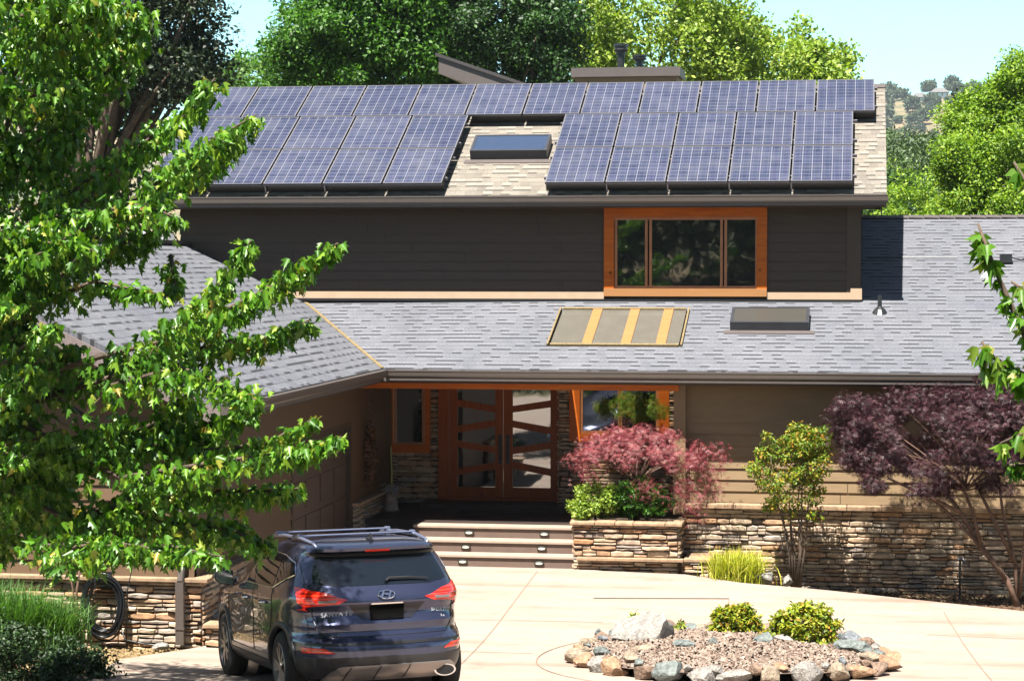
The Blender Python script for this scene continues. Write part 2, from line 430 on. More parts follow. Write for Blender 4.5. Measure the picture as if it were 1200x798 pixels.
def stone_face(b, o, u, L, H, n, seed=0, hmin=.05, hmax=.125, depth=.085):
    rnd = random.Random(seed); o = Vector(o); u = Vector(u); n = Vector(n); up = Vector((0, 0, 1))
    z = 0
    while z < H:
        h = min(rnd.uniform(hmin, hmax), H - z)
        if h < .02: break
        x = -rnd.uniform(0, .2)
        while x < L:
            wd = rnd.uniform(.12, .48) * (1 if h > .05 else .8)
            x0 = max(0, x); x1 = min(L, x + wd)
            if x1 - x0 > .05:
                hh = h * (1 if rnd.random() < .8 else 1.0); g = .006
                subs = [(z, z + hh)]
                if hh > .065 and rnd.random() < .3: subs = [(z, z + hh * .5), (z + hh * .5, z + hh)]
                for (a, c) in subs:
                    d = depth * rnd.uniform(.25, 1.0); j = lambda s_=.008: rnd.uniform(-s_, s_)
                    nseg = max(1, int((x1 - x0) / .09))
                    bot = []; top = []; fb = []; ft = []
                    for k in range(nseg + 1):
                        xx = x0 + g / 2 + (x1 - x0 - g) * k / nseg
                        e = .35 if k in (0, nseg) else 0
                        zb = a + g / 2 + j(.006) * (0 < k < nseg) + (c - a) * e * rnd.uniform(0, .7); zt = c - g / 2 + j(.008) * (0 < k < nseg) - (c - a) * e * rnd.uniform(0, .7)
                        bot.append(o + u * xx + up * (zb - .002)); top.append(o + u * xx + up * (zt + .002))
                        dd = d * (rnd.uniform(.75, 1.05)) * (.8 if e else 1)
                        sx_ = (g if k == 0 else -g if k == nseg else 0)
                        fb.append(o + u * (xx + sx_) + up * (zb + .25 * (zt - zb)) + n * dd * rnd.uniform(.85, 1))
                        ft.append(o + u * (xx + sx_) + up * (zt - .2 * (zt - zb)) + n * dd * rnd.uniform(.85, 1.05))
                    m_ = nseg + 1
                    vs = bot + fb + ft + top; fs = []
                    for k in range(nseg):
                        for r_ in range(3): fs.append((r_ * m_ + k, r_ * m_ + k + 1, (r_ + 1) * m_ + k + 1, (r_ + 1) * m_ + k))
                    fs.append((0, m_, 2 * m_, 3 * m_)); fs.append((m_ - 1, 4 * m_ - 1, 3 * m_ - 1, 2 * m_ - 1))
                    b.add(vs, fs)
            x += wd
        z += h

def roof_slab(name, poly, eave_dir, up_dir, mat, parent, thick=.07, o0=None):
    """poly 3d points lying in one plane"""
    P = [Vector(p) for p in poly]; o0 = Vector(o0) if o0 is not None else P[0]
    e = Vector(eave_dir).normalized(); s = Vector(up_dir).normalized()
    uv = [((p - o0).dot(e), (p - o0).dot(s)) for p in P]
    b = MB(); b.prism(P, (0, 0, -thick), 0, uv)
    return b.build(name, mat, parent)

def gutter(b, a, c, out, h=.13, d=.12):
    """K gutter from a to c (top line at the roof edge), projecting along out"""
    a = Vector(a); c = Vector(c); o = Vector(out)
    prof = [(0, 0), (d, 0), (d, -.02), (d * .93, -.035), (d * .85, -h * .75), (d * .62, -h), (0, -h)]
    n = len(prof); vs = [p + o * x + Vector((0, 0, z)) for p in (a, c) for x, z in prof]
    b.add(vs, [(i, (i + 1) % n, n + (i + 1) % n, n + i) for i in range(n)] + [tuple(range(n)), tuple(range(2 * n - 1, n - 1, -1))])

# ------------------------------------------------------------ THE HOUSE
H = empty('house', (-5, 38, 0), 'brown two storey house with solar panels on its upper roof and grey shingled lower roofs', 'house')
UY = 39.96                                            # plane of the upper wall
EZ, EY = 3.27, 36.65                                  # lower eave
def lowz(y): return EZ + (y - EY) / 3.0
def wingz(x): return EZ + (-8.0 - x) * .48
UEY, UEZ, Q = 39.31, 6.26, .5
RY = 43.75
def upz(y): return UEZ + (y - UEY) * Q

# upper storey walls
b = MB()
XL, XR = -12.55, -.03
wx0, wx1, wz0, wz1 = -4.61, -1.68, 4.45, 6.05
siding(b, (XL, UY, 4.4), (1, 0, 0), XR - XL, 1.95, (0, -1, 0), .17, 2, [(wx0 - XL, wx1 - XL, wz0 - 4.4, wz1 - 4.4)])
siding(b, (XR, UY + 7.4, 4.0), (0, -1, 0), 7.4, 2.3, (1, 0, 0), .17, 3)
siding(b, (XL, UY, 3.2), (0, 1, 0), 7.4, 3.1, (-1, 0, 0), .17, 4)
b.box((XL + .02, UY + .03, 3.2), (wx0, UY + .13, 6.3)); b.box((wx1, UY + .03, 3.9), (XR - .02, UY + .13, 6.3))
b.box((wx0, UY + .03, 3.9), (wx1, UY + .13, wz0)); b.box((wx0, UY + .03, wz1), (wx1, UY + .13, 6.3))
b.box((XL + .02, UY + .13, 3.2), (XL + .12, UY + 7.4, 6.3)); b.box((XR - .12, UY + .13, 3.9), (XR - .02, UY + 7.4, 6.3))
b.box((XL + .1, UY + 7.3, 3.2), (XR - .1, UY + 7.4, 6.3))
b.add([(XR + .001, UY, 6.3), (XR + .001, UY + 7.4, 6.3), (XR + .001, RY, upz(RY) - .1)], [(0, 1, 2)])
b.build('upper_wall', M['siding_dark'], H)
b = MB(); b.box((XR - .24, UY - .035, 4.52), (XR + .012, UY + .02, 6.25)); b.build('corner_board', M['siding_dark'], H)
b = MB(); b.box((-12.5, UY - .05, 4.40), (wx0 - .002, UY + .02, 4.525)); b.box((wx1 + .002, UY - .05, 4.40), (XR + .02, UY + .02, 4.525))
b.box((XR - .17, UY - .06, 4.40), (XR + .03, UY - .04, 4.60)); b.build('base_trim', M['trim'], H)
b = MB(); b.box((-10.3, UY - .07, 4.355), (XR, UY + .02, 4.396)); b.build('wall_flashing', M['black'], H)

# upper roof
rx0, rx1 = -13.3, .42
o_ = (rx0, UEY, UEZ)
sl = Vector((0, 1, Q)).normalized()
main_up = roof_slab('upper_roof', [(rx0, UEY, UEZ), (rx1, UEY, UEZ), (rx1, RY, upz(RY)), (rx0, RY, upz(RY))], (1, 0, 0), sl, M['shingle_tan'], H, .08)
roof_slab('back_roof', [(rx1, 2 * RY - UEY, UEZ), (rx0, 2 * RY - UEY, UEZ), (rx0, RY, upz(RY)), (rx1, RY, upz(RY))], (-1, 0, 0), (0, -1, Q), M['shingle_tan'], H, .08)
b = MB(); gutter(b, (rx0, UEY, UEZ - .015), (rx1 + .02, UEY, UEZ - .015), (0, -1, 0), .14, .12); b.build('gutter', M['gutter'], H)
b = MB(); b.box((rx0, UEY + .005, UEZ - .20), (rx1 - .03, UEY + .04, UEZ - .085)); b.box((rx0, UEY - .06, UEZ - .20), (rx1 - .03, UEY + .005, UEZ - .158))
b.prism([(rx1 - .03, UEY + .04, UEZ - .26), (rx1 - .03, UEY + .04, UEZ - .085), (rx1 - .03, RY, upz(RY) - .09), (rx1 - .03, RY, upz(RY) - .27)], (.028, 0, 0))
b.prism([(rx1 - .03, 2 * RY - UEY, UEZ - .26), (rx1 - .03, 2 * RY - UEY, UEZ - .085), (rx1 - .03, RY, upz(RY) - .09), (rx1 - .03, RY, upz(RY) - .27)], (.028, 0, 0))
b.build('fascia', M['fascia'], H)
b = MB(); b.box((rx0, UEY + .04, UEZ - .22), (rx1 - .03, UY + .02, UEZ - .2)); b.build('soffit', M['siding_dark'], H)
b = MB()      # ridge cap shingles
x = rx0
while x < rx1 - .05:
    x1 = min(rx1, x + .30); z = upz(RY)
    for s_ in (-1, 1): b.prism([(x, RY, z + .022), (x1, RY, z + .014), (x1, RY + s_ * .14, z + .014 - .07), (x, RY + s_ * .14, z + .022 - .07)], (0, 0, .012))
    x = x1
b.build('ridge_cap', M['fascia'], H)

# upper window
WN = tag(MB().build('window', M['cedar'], H), None) if False else None
def window(name, x0, x1, z0, z1, y, tw, panes, sill_mat, parent, trim=M['cedar'], trimv=M['cedar_v'], glass=M['glass'], depth=.07):
    b = MB()
    b.box((x0, y - depth, z1 - tw), (x1, y + .05, z1)); b.box((x0, y - depth + .004, z0 + .14), (x0 + tw, y + .05, z1 - tw)); b.box((x1 - tw, y - depth + .004, z0 + .14), (x1, y + .05, z1 - tw))
    w_ = b.build(name, trim, parent)
    b = MB(); b.box((x0, y - depth - .02, z0), (x1, y + .05, z0 + .14)); b.build('sill', sill_mat, w_)
    b = MB(); ix0, ix1, iz0, iz1 = x0 + tw, x1 - tw, z0 + .14, z1 - tw
    fr = .047
    for z_ in (iz0, iz1 - fr): b.box((ix0, y - .03, z_), (ix1, y + .04, z_ + fr))
    for (a, c) in panes:
        b.box((a - fr, y - .03, iz0 + fr), (a, y + .04, iz1 - fr)); b.box((c, y - .03, iz0 + fr), (c + fr, y + .04, iz1 - fr))
    b.build('sash', M['sash'], w_)
    for (a, c) in panes:
        g = MB(); g.box((a, y + .005, iz0 + fr), (c, y + .02, iz1 - fr)); g.build('pane', glass, w_)
    return w_
def PX(p, y=300, Y=UY): return onY(p, y, Y).x
window('window', wx0, wx1, wz0, wz1, UY, .18, [(PX(723.5), PX(756)), (PX(764), PX(844)), (PX(852), PX(885))], M['cedar_light'], H)

# solar panels
def roof_pt(x, y, off): 
    n = Vector((0, -Q, 1)).normalized(); return Vector((x, y, upz(y))) + n * off
PW, PL = 1.10, 1.56
cs = math.cos(math.atan(Q))
def panel(x0, y0, wd):
    """lower left corner x0, y0 (horizontal), standing .13 off the shingles"""
    y1 = y0 + PL * cs; g = .012
    n = Vector((0, -Q, 1)).normalized()
    c = [roof_pt(x0 + g, y0 + g, .25), roof_pt(x0 + wd - g, y0 + g, .25), roof_pt(x0 + wd - g, y1 - g, .25), roof_pt(x0 + g, y1 - g, .25)]
    b = MB(); b.prism(c, -n * .03, 0, [(0, 0), (1, 0), (1, 1), (0, 1)])
    p_ = b.build('solar_panel', M['panel'], H)
    b = MB(); e = Vector((1, 0, 0)); s = sl; f = .022; top = n * .004
    def bar(a, c_, inn): b.prism([a + top, c_ + top, c_ + inn * f + top, a + inn * f + top], -n * .045)
    bar(c[0], c[1], s); bar(c[3], c[2], -s); bar(c[0] + s * f, c[3] - s * f, e); bar(c[1] + s * f, c[2] - s * f, -e)
    b.build('frame', M['alu'], p_)
Y3 = 39.30; dY = PL * cs + .005
row3 = [-12.07 + (PW + .01) * i for i in range(0)] 
xs_l = [-7.44 - 1.111 * (k + 1) for k in range(5)]
for x in xs_l:
    panel(x, Y3, PW); panel(x, Y3 + dY, PW)
xs_r = [-5.60 + 1.088 * k for k in range(5)]
for x in xs_r:
    panel(x, Y3, 1.08); panel(x, Y3 + dY, 1.08)
for k in range(12): panel(.235 - 1.11 * (k + 1), Y3 + 2 * dY, PW)
b = MB()
for (x0, x1, ys_) in ((-12.9, -7.42, (.3, 1.1)), (-5.65, -.1, (.3, 1.1)), (-12.9, -7.42, (.3 + dY, 1.1 + dY)), (-5.65, -.1, (.3 + dY, 1.1 + dY)), (-13.0, .27, (.3 + 2 * dY, 1.1 + 2 * dY))):
    for q in ys_:
        a = roof_pt(x0, Y3 + q, .15); c = roof_pt(x1, Y3 + q, .15); b.prism([a, c, c + sl * .04, a + sl * .04], Vector((0, -Q, 1)).normalized() * .05)
for x in [xs_l[k] for k in range(1, 5)] + xs_r[1:]:
    a = roof_pt(x, Y3 + .10, .004); b.prism([a, a + Vector((.025, 0, 0)), a + Vector((.025, 0, 0)) + sl * .03, a + sl * .03], Vector((0, -Q, 1)).normalized() * .22)
b.build('panel_rails', M['alu'], H)
b = MB(); nv = Vector((0, -Q, 1)).normalized()  # added black strips that paint in the dark shade under the panel edges
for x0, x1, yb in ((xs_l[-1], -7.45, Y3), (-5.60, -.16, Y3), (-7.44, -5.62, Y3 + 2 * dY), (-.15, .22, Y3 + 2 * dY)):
    b = MB(); a = roof_pt(x0, yb + .16, .012); c = roof_pt(x1, yb + .16, .012); b.prism([a, c, c + nv * .20, a + nv * .20], sl * .012); b.build('panel_shade_strip', M['black'], H)
b = MB(); b.tube([roof_pt(-.12, 42.7, .12), roof_pt(-.02, 42.75, .12), roof_pt(.02, 43.0, .12)], .05, 8); b.build('conduit', M['black'], H)

# skylights
def skylight(x0, x1, y0, y1, zf, q, parent, glassm, hgt=.17):
    n = Vector((0, -q, 1)).normalized(); s = Vector((0, 1, q)).normalized()
    P = [Vector((x0, y0, zf(y0))), Vector((x1, y0, zf(y0))), Vector((x1, y1, zf(y1))), Vector((x0, y1, zf(y1)))]
    b = MB(); b.prism(P, n * hgt); e = Vector((1, 0, 0))
    T = [p + n * (hgt + .002) for p in P]
    f = .05
    for a, c, i in ((T[0], T[1], s), (T[3], T[2], -s)): b.prism([a, c, c + i * f, a + i * f], n * .02)
    for a, c, i in ((T[0] + s * f, T[3] - s * f, e), (T[1] + s * f, T[2] - s * f, -e)): b.prism([a, c, c + i * f, a + i * f], n * .02)
    o = b.build('skylight', M['skylight'], parent)
    b = MB(); b.prism([T[0] + e * f + s * f, T[1] - e * f + s * f, T[2] - e * f - s * f, T[3] + e * f - s * f], n * .012); b.build('pane', glassm, o)
    b = MB(); A = P[0] - e * .1 - s * .16 + n * .008; B = P[1] + e * .1 - s * .16 + n * .008
    b.prism([A, B, B + s * .15, A + s * .15], n * .006); b.build('flashing', M['fascia'], o)
skylight(-7.20, -5.76, 40.70, 41.36, upz, Q, main_up, M['sky_glass'])

# ---- lower roofs
LX1 = 9.0; RRY = 44.7
vt = (-10.18, UY, wingz(-10.18))
vb = (-8.0, EY, EZ)
n3 = Vector((0, 1, 1 / 3.)).normalized()
# porch skylight opening: x -5.32..-3.05, y 37.74..39.45
hx0, hx1, hy0, hy1 = -5.32, -3.05, 37.74, 39.45
def low(x, y): return (x, y, lowz(y))
b = MB()
def addpoly(pts):
    uv = [(p[0], (Vector(p) - Vector((0, EY, EZ))).dot(n3)) for p in pts]
    b.prism(pts, (0, 0, -.08), 0, uv)
addpoly([vb, low(hx0, EY), low(hx0, UY), vt])
addpoly([low(hx0, EY), low(hx1, EY), low(hx1, hy0), low(hx0, hy0)])
addpoly([low(hx0, hy1), low(hx1, hy1), low(hx1, UY), low(hx0, UY)])
addpoly([low(hx1, EY), low(-.03, EY), low(-.03, UY), low(hx1, UY)])
addpoly([low(-.03, EY), low(LX1, EY), low(LX1, RRY), low(-.03, RRY)])
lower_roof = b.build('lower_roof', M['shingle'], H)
roof_slab('rear_roof', [(LX1, 2 * RRY - EY, EZ), (-.03, 2 * RRY - EY, EZ), (-.03, RRY, lowz(RRY)), (LX1, RRY, lowz(RRY))], (-1, 0, 0), (0, -1, 1 / 3.), M['shingle'], H)
b = MB(); x = .0
while x < LX1:
    z = lowz(RRY); s_ = -1
    b.prism([(x, RRY, z + .03), (x + .29, RRY, z + .018), (x + .29, RRY - .15, z - .03), (x, RRY - .15, z - .018)], (0, 0, .014)); x += .3
b.build('ridge_cap', M['fascia'], H)
skylight(-2.25, -.90, 38.48, 39.22, lowz, 1 / 3., lower_roof, M['sky_glass_tan'], .14)
# glazed porch light with cedar rafters
m, t, p = nodes('porch_glazing')
tr = N(t, 'ShaderNodeBsdfTransparent'); tr.inputs[0].default_value = (.80, .78, .74, 1)
mx = N(t, 'ShaderNodeMixShader'); mx.inputs[0].default_value = .27
n_ = noise(t, 4, 5); t.links.new(ramp(t, n_, [(.3, (.50, .47, .40)), (.7, (.60, .57, .49))]), p.inputs['Base Color']); p.inputs['Roughness'].default_value = .4
t.links.new(tr.outputs[0], mx.inputs[1]); t.links.new(p.outputs[0], mx.inputs[2]); t.links.new(mx.outputs[0], t.nodes['Material Output'].inputs[0])
M['porch_glass'] = m
nn3 = Vector((0, -1 / 3., 1)).normalized()
b = MB()
for a, c in ((hx0 - .03, hx0 + .0), (hx1 - .0, hx1 + .03)): b.prism([Vector(low(a, hy0 - .03)), Vector(low(c, hy0 - .03)), Vector(low(c, hy1 + .03)), Vector(low(a, hy1 + .03))], nn3 * .05)
for a, c in ((hy0 - .04, hy0 + .02), (hy1 - .02, hy1 + .04)): b.prism([Vector(low(hx0 + .031, a)), Vector(low(hx1 - .031, a)), Vector(low(hx1 - .031, c)), Vector(low(hx0 + .031, c))], nn3 * .045)
glz = b.build('porch_skylight', M['valley'], lower_roof)
bars = []
for pa, pb in ((696.7, 680), (740, 726), (780, 768)):
    xa = onY(pb + 6, 404, 37.8).x; bars.append(xa)
bars = [-4.66, -3.99, -3.39]
edges = [hx0 + .03] + [v for x in bars for v in (x - .085, x + .085)] + [hx1 - .03]
for i in range(0, len(edges), 2):
    g = MB(); g.prism([Vector(low(edges[i], hy0 + .02)), Vector(low(edges[i + 1], hy0 + .02)), Vector(low(edges[i + 1], hy1 - .02)), Vector(low(edges[i], hy1 - .02))], nn3 * .02)
    g.build('pane', M['porch_glass'], glz)
for x in bars:
    g = MB(); g.prism([Vector(low(x - .084, hy0 + .02)) - nn3 * .12, Vector(low(x + .084, hy0 + .02)) - nn3 * .12, Vector(low(x + .084, hy1 - .02)) - nn3 * .12, Vector(low(x - .084, hy1 - .02)) - nn3 * .12], nn3 * .155)
    g.build('rafter', M['cedar_light'], glz)
# gutters / fascia of the lower eave
b = MB(); gutter(b, (-8.0 + .06, EY, EZ - .015), (LX1, EY, EZ - .015), (0, -1, 0), .13, .12)
gutter(b, (-8.0, 27.05, EZ - .015), (-8.0, EY - .1, EZ - .015), (1, 0, 0), .13, .12); b.build('gutter', M['gutter'], H)
b = MB(); b.box((-8.03, EY + .005, EZ - .21), (LX1, EY + .04, EZ - .085)); b.box((-7.9, EY - .08, EZ - .19), (LX1, EY + .004, EZ - .148))
b.box((-8.04, 27.1, EZ - .21), (-8.005, EY, EZ - .085)); b.build('fascia', M['fascia'], H)
b = MB(); b.box((-8.6, EY + .04, EZ - .24), (hx0 - .05, 39.3, EZ - .21)); b.box((hx1 + .05, EY + .04, EZ - .24), (LX1, 37.25, EZ - .21)); b.box((-8.62, 27.1, EZ - .24), (-8.04, EY, EZ - .212))
b.box((hx0 - .05, EY + .04, EZ - .24), (hx1 + .05, hy0 - .1, EZ - .21)); b.build('soffit', M['siding_dark'], H)
# wing roof
wx = -12.5; wsl = Vector((-1, 0, .48)).normalized(); WF = 27.1
b = MB()
def wp(x, y): return (x, y, wingz(x))
def wpoly(pts):
    uv = [(p[1], (Vector(p) - Vector((-8, 0, EZ))).dot(wsl)) for p in pts]; b.prism(pts, (0, 0, -.08), 0, uv)
wpoly([wp(-8, WF), wp(wx, WF), wp(wx, UY + .6), wp(XL - .02, UY + .6) if False else wp(wx, UY), wp(-10.18, UY), wp(-8, EY)])
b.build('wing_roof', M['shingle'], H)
roof_slab('wing_roof_far_side', [(wx, WF, wingz(wx)), (2 * wx + 8, WF, EZ), (2 * wx + 8, 42.5, EZ), (wx, 42.5, wingz(wx))], (0, 1, 0), (1, 0, .48), M['shingle'], H)
b = MB(); b.box((wx - .14, WF, wingz(wx) - .03), (wx + .14, 42.4, wingz(wx) + .03)); b.build('ridge_cap', M['fascia'], H)
b = MB(); 
for s_ in (0,): 
    nv = (Vector(vt) - Vector(vb)).normalized(); up_ = Vector((0, 0, 1)); sd_ = nv.cross(up_).normalized() * .032
    a = Vector(vb) + up_ * .012; c = Vector(vt) + up_ * .012; b.prism([a - sd_, a + sd_, c + sd_, c - sd_], (0, 0, .014))
b.build('valley_flashing', M['valley'], H)
b = MB()      # barge boards of the front gable of the wing
for sg in (1, -1):
    def gx(x): return x if sg == 1 else 2 * wx - x
    b.prism([(gx(-7.98), WF - .03, EZ - .30), (gx(-7.98), WF - .03, EZ - .085), (wx, WF - .03, wingz(wx) - .085), (wx, WF - .03, wingz(wx) - .32)], (0, .03, 0))
b.build('bargeboard', plain('mauve_bargeboard', (.30, .24, .24), .5), H)
b = MB(); b.prism([onY(160, 281, 41.6), onY(196, 281, 41.6), onY(192, 271, 41.9), onY(166, 271, 41.9)], (0, .6, -.05)); b.build('roof_vent', plain('vent_galvanised', (.4, .42, .46), .5), H)
# wing walls
WX = -8.6; WY = 27.9
b = MB()
gd0, gd1, gdz = 32.8, 36.8, 2.36
siding(b, (WX, WY, .95), (0, 1, 0), 12.4, 2.10, (1, 0, 0), .2, 7, [(gd0 - WY, gd1 - WY, -1, gdz - .95), ])
b.box((WX - .12, WY + .01, -.1), (WX - .02, gd0, 3.05)); b.box((WX - .12, gd1, -.1), (WX - .02, 40.3, 3.05)); b.box((WX - .12, gd0, gdz), (WX - .02, gd1, 3.05))
siding(b, (-16.4, WY, .95), (1, 0, 0), 7.8, 2.1, (0, -1, 0), .2, 8)
b.box((-16.4, WY + .02, -.1), (WX - .12, WY + .12, 3.05))
b.prism([(-16.4, WY, 3.05), (WX, WY, 3.05), (wx, WY, wingz(wx) - .12)], (0, .1, 0))
b.build('wing_wall', plain('wing_siding_paint', (.18, .10, .045), .6, var=.1), H)
b = MB(); b.box((WX - .10, gd0 + .1, 0), (WX - .06, gd1 - .1, gdz - .1))
for i in range(4):
    for j in range(4):
        y0 = gd0 + .22 + j * .95; z0 = .08 + i * .56
        b.box((WX - .062, y0, z0), (WX - .045, y0 + .8, z0 + .44))
gdo = b.build('garage_door', plain('garage_door_paint', (.13, .08, .06), .55), H)
b = MB(); b.box((WX - .1, gd0, 0), (WX + .03, gd0 + .1, gdz)); b.box((WX - .1, gd1 - .1, 0), (WX + .03, gd1, gdz)); b.box((WX - .1, gd0 + .1, gdz - .1), (WX + .03, gd1 - .1, gdz)); b.build('frame', M['siding_dark'], gdo)
# wing stone base with cap
b = MB(); stone_face(b, (-16.4, WY - .03, -.1), (1, 0, 0), 7.9, 1.0, (0, -1, 0), 21); stone_face(b, (-8.5, WY - .03, -.1), (0, 1, 0), 2.1, 1.0, (1, 0, 0), 22)
b.box((-16.4, WY - .03, -.1), (-8.5, WY + .0, .9), 1); b.box((WX - .01, WY, -.1), (-8.5, WY + 2.07, .9), 1)
b.build('wing_stone_base', [M['stone'], M['grout']], H)
b = MB(); stone_face(b, (WX + .03, 36.9, 0), (0, 1, 0), 3.2, .9, (1, 0, 0), 23); b.box((WX - .01, 36.9, 0), (WX + .03, 40.1, .9), 1); b.build('stone_pier', [M['stone'], M['grout']], H)
b = MB(); b.box((-16.4, WY - .14, .9), (-8.39, WY - .02, .96)); b.box((-8.6, WY - .02, .9), (-8.39, WY + 2.15, .961)); b.build('wing_stone_cap', M['cap'], H, bevel=.012)
b = MB(); b.box((WX, 36.85, .9), (WX + .16, 40.1, .96)); b.build('pier_cap', M['cap'], H, bevel=.012)
b = MB(); stone_face(b, (-8.42, WY - .12, 0), (1, 0, 0), .42, .32, (0, -1, 0), 25); stone_face(b, (-8.05, WY - .1, 0), (0, 1, 0), 1.7, .32, (1, 0, 0), 26); b.box((-8.42, WY - .12, 0), (-8.04, WY + 1.6, .32), 1); plin = b.build('stone_plinth', [M['stone'], M['grout']], H)
b = MB(); b.box((-8.44, WY - .2, .32), (-7.96, WY + 1.65, .38)); b.build('cap', M['cap'], plin, bevel=.012)
# downspout
b = MB(); b.box((-8.80, WY - .22, .10), (-8.69, WY - .14, .92)); b.tube([(-8.745, WY - .18, .92), (-8.745, WY - .1, 1.1), (-8.745, WY - .04, 3.0)], .045, 8)
b.box((-8.81, WY - .23, .3), (-8.68, WY - .13, .33)); b.build('downspout', M['gutter'], H)

# front wall right of the porch
b = MB(); FY = 37.2
siding(b, (-2.92, FY, 1.05), (1, 0, 0), 12, 2.0, (0, -1, 0), .19, 9)
b.box((-2.92, FY + .01, -.6), (9.0, FY + .11, 3.05)); b.box((-2.93, FY + .11, -.2), (-2.83, 40.0, 3.3))
b.build('front_wall', M['siding'], H)
b = MB(); b.box((-3.1, FY - .2, .85), (-2.9, FY + .0, 3.06)); b.build('porch_post', M['siding'], H)
b = MB(); stone_face(b, (-2.95, 37.06, -.62), (1, 0, 0), 11, 1.58, (0, -1, 0), 31); b.box((-2.95, 37.06, -.65), (8.1, 37.19, .95), 1); b.build('stone_base', [M['stone'], M['grout']], H)
b = MB(); x = -2.95; rr = random.Random(3)
while x < 8:
    x1 = x + rr.uniform(.35, .6); b.box((x + .004, 36.93 + rr.uniform(-.01, .01), .962), (x1 - .004, 37.21, 1.04)); x = x1
b.build('stone_base_cap', M['cap'], H, bevel=.012)
# porch beam
b = MB(); b.box((-8.55, 36.78, 2.93), (-3.0, 36.94, 3.065)); b.build('porch_beam', M['cedar'], H)
# porch back wall: door wall at y 40.2
DY = 40.2
b = MB()
b.box((-9.2, DY + .03, 0), (-8.66, DY + .15, 3.3)); b.box((-7.86, DY + .03, 0), (-7.70, DY + .15, 3.3)); b.box((-8.66, DY + .03, 0), (-7.86, DY + .15, 1.6)); b.box((-7.7, DY + .03, 2.9), (-5.2, DY + .15, 3.6)); b.box((-8.66, DY + .03, 2.95), (-7.7, DY + .15, 3.6))
b.build('porch_wall', M['siding_dark'], H)
b = MB(); stone_face(b, (-8.6, DY + .02, .6), (1, 0, 0), .92, 1.0, (0, -1, 0), 41); stone_face(b, (-7.88, DY + .02, 1.6), (1, 0, 0), .2, 1.6, (0, -1, 0), 42)
b.build('porch_stonework', [M['stone'], M['grout']], H); b = MB()
stone_face(b, (-5.36, 39.42, .6), (1, 0, 0), .20, 2.8, (0, -1, 0), 43); stone_face(b, (-3.38, 39.42, .6), (1, 0, 0), .5, 2.8, (0, -1, 0), 44); stone_face(b, (-5.16, 39.42, .6), (1, 0, 0), 1.8, 1.25, (0, -1, 0), 45)
stone_face(b, (-5.36, 40.15, .6), (0, -1, 0), .7, 2.8, (-1, 0, 0), 46)
b.box((-5.36, 39.42, .0), (-5.17, 39.6, 3.6), 1); b.box((-3.38, 39.42, .0), (-2.93, 39.6, 3.6), 1); b.box((-5.17, 39.42, 0), (-3.38, 39.6, 1.84), 1); b.box((-5.36, 39.6, 0), (-5.2, 40.3, 3.6), 1)
b.build('porch_stonework', [M['stone'], M['grout']], H)
window('window', -8.66, -7.86, 1.55, 2.98, DY, .1, [(-8.5, -8.02)], M['cedar'], H)
window('window', -5.17, -3.38, 1.86, 3.05, 39.44, .19, [(-4.93, -4.3), (-4.22, -3.62)], M['cedar'], H)
# the double door
def DZ(py): return onY(600, py, DY).z
def DX(px): return onY(px, 520, DY).x
dz0 = .74; dtop = 2.86
b = MB(); b.box((DX(515), DY - .12, dz0), (DX(527.4), DY + .1, dtop + .12)); b.box((DX(653.3), DY - .12, dz0), (DX(664), DY + .1, dtop + .12)); b.box((DX(527.4), DY - .12, dtop), (DX(653.3), DY + .1, dtop + .12))
b.box((DX(515), DY - .2, dz0 - .04), (DX(664), DY + .1, dz0 - .001)); b.build('door_frame', M['cedar_door'], H)
def leaf(xa, ga, gb, xb, ys, hx):
    b = MB(); gt, gb_ = dtop - .1, DZ(571)
    y0, y1 = DY - .05, DY
    b.box((DX(xa), y0, dz0), (DX(ga), y1, dtop)); b.box((DX(gb), y0, dz0), (DX(xb), y1, dtop)); b.box((DX(ga), y0 + .002, dz0), (DX(gb), y1, gb_)); b.box((DX(ga), y0 + .002, gt), (DX(gb), y1, dtop))
    for (la, lb, ra, rb) in ys:
        b.prism([(DX(ga), y0 + .004, DZ(lb)), (DX(gb), y0 + .004, DZ(rb)), (DX(gb), y0 + .004, DZ(ra)), (DX(ga), y0 + .004, DZ(la))], (0, .04, 0))
    o = b.build('door', M['cedar_door'], H)
    g = MB(); g.box((DX(ga), DY - .02, gb_), (DX(gb), DY - .012, gt)); g.build('pane', M['glass_dark'], o)
    h = MB(); h.box((DX(hx) - .035, y0 - .012, DZ(543)), (DX(hx) + .035, y0 - .001, DZ(509))); h.tube([(DX(hx), y0 - .012, DZ(538)), (DX(hx), y0 - .06, DZ(536)), (DX(hx), y0 - .06, DZ(516)), (DX(hx), y0 - .012, DZ(514))], .014, 8); h.build('handle', M['black'], o)
def yy(v): return 430 + v / 4.286
leaf(527.8, 536.5, 580.8, 590.0, [tuple(map(yy, q)) for q in ((165, 200, 195, 228), (297, 332, 265, 300), (370, 405, 400, 432), (510, 545, 478, 512))], 586.5)
leaf(590.6, 601, 645.5, 653, [tuple(map(yy, q)) for q in ((195, 228, 165, 200), (268, 302, 300, 335), (403, 437, 373, 407), (473, 507, 508, 543))], 595.6)
# porch floor
b = MB(); b.box((-8.5, 37.7, 0), (-7.5, 40.2, .595)); b.box((-7.5, 37.28, 0), (-4.7, 40.2, .6)); b.box((-7.9, 39.3, .6), (-5.2, 40.2, .7)); b.box((-4.7, 37.3, 0), (-2.95, 39.4, .55))
b.build('porch_floor', M['porch'], H)
b = MB(); b.box((-7.1, 38.5, .602), (-5.2, 39.2, .615)); 
tag(b.build('doormat', plain('mat_fibre', (.05, .045, .035), .95, var=.5, scale=30)), 'dark flat doormat on the porch floor before the double door', 'doormat')
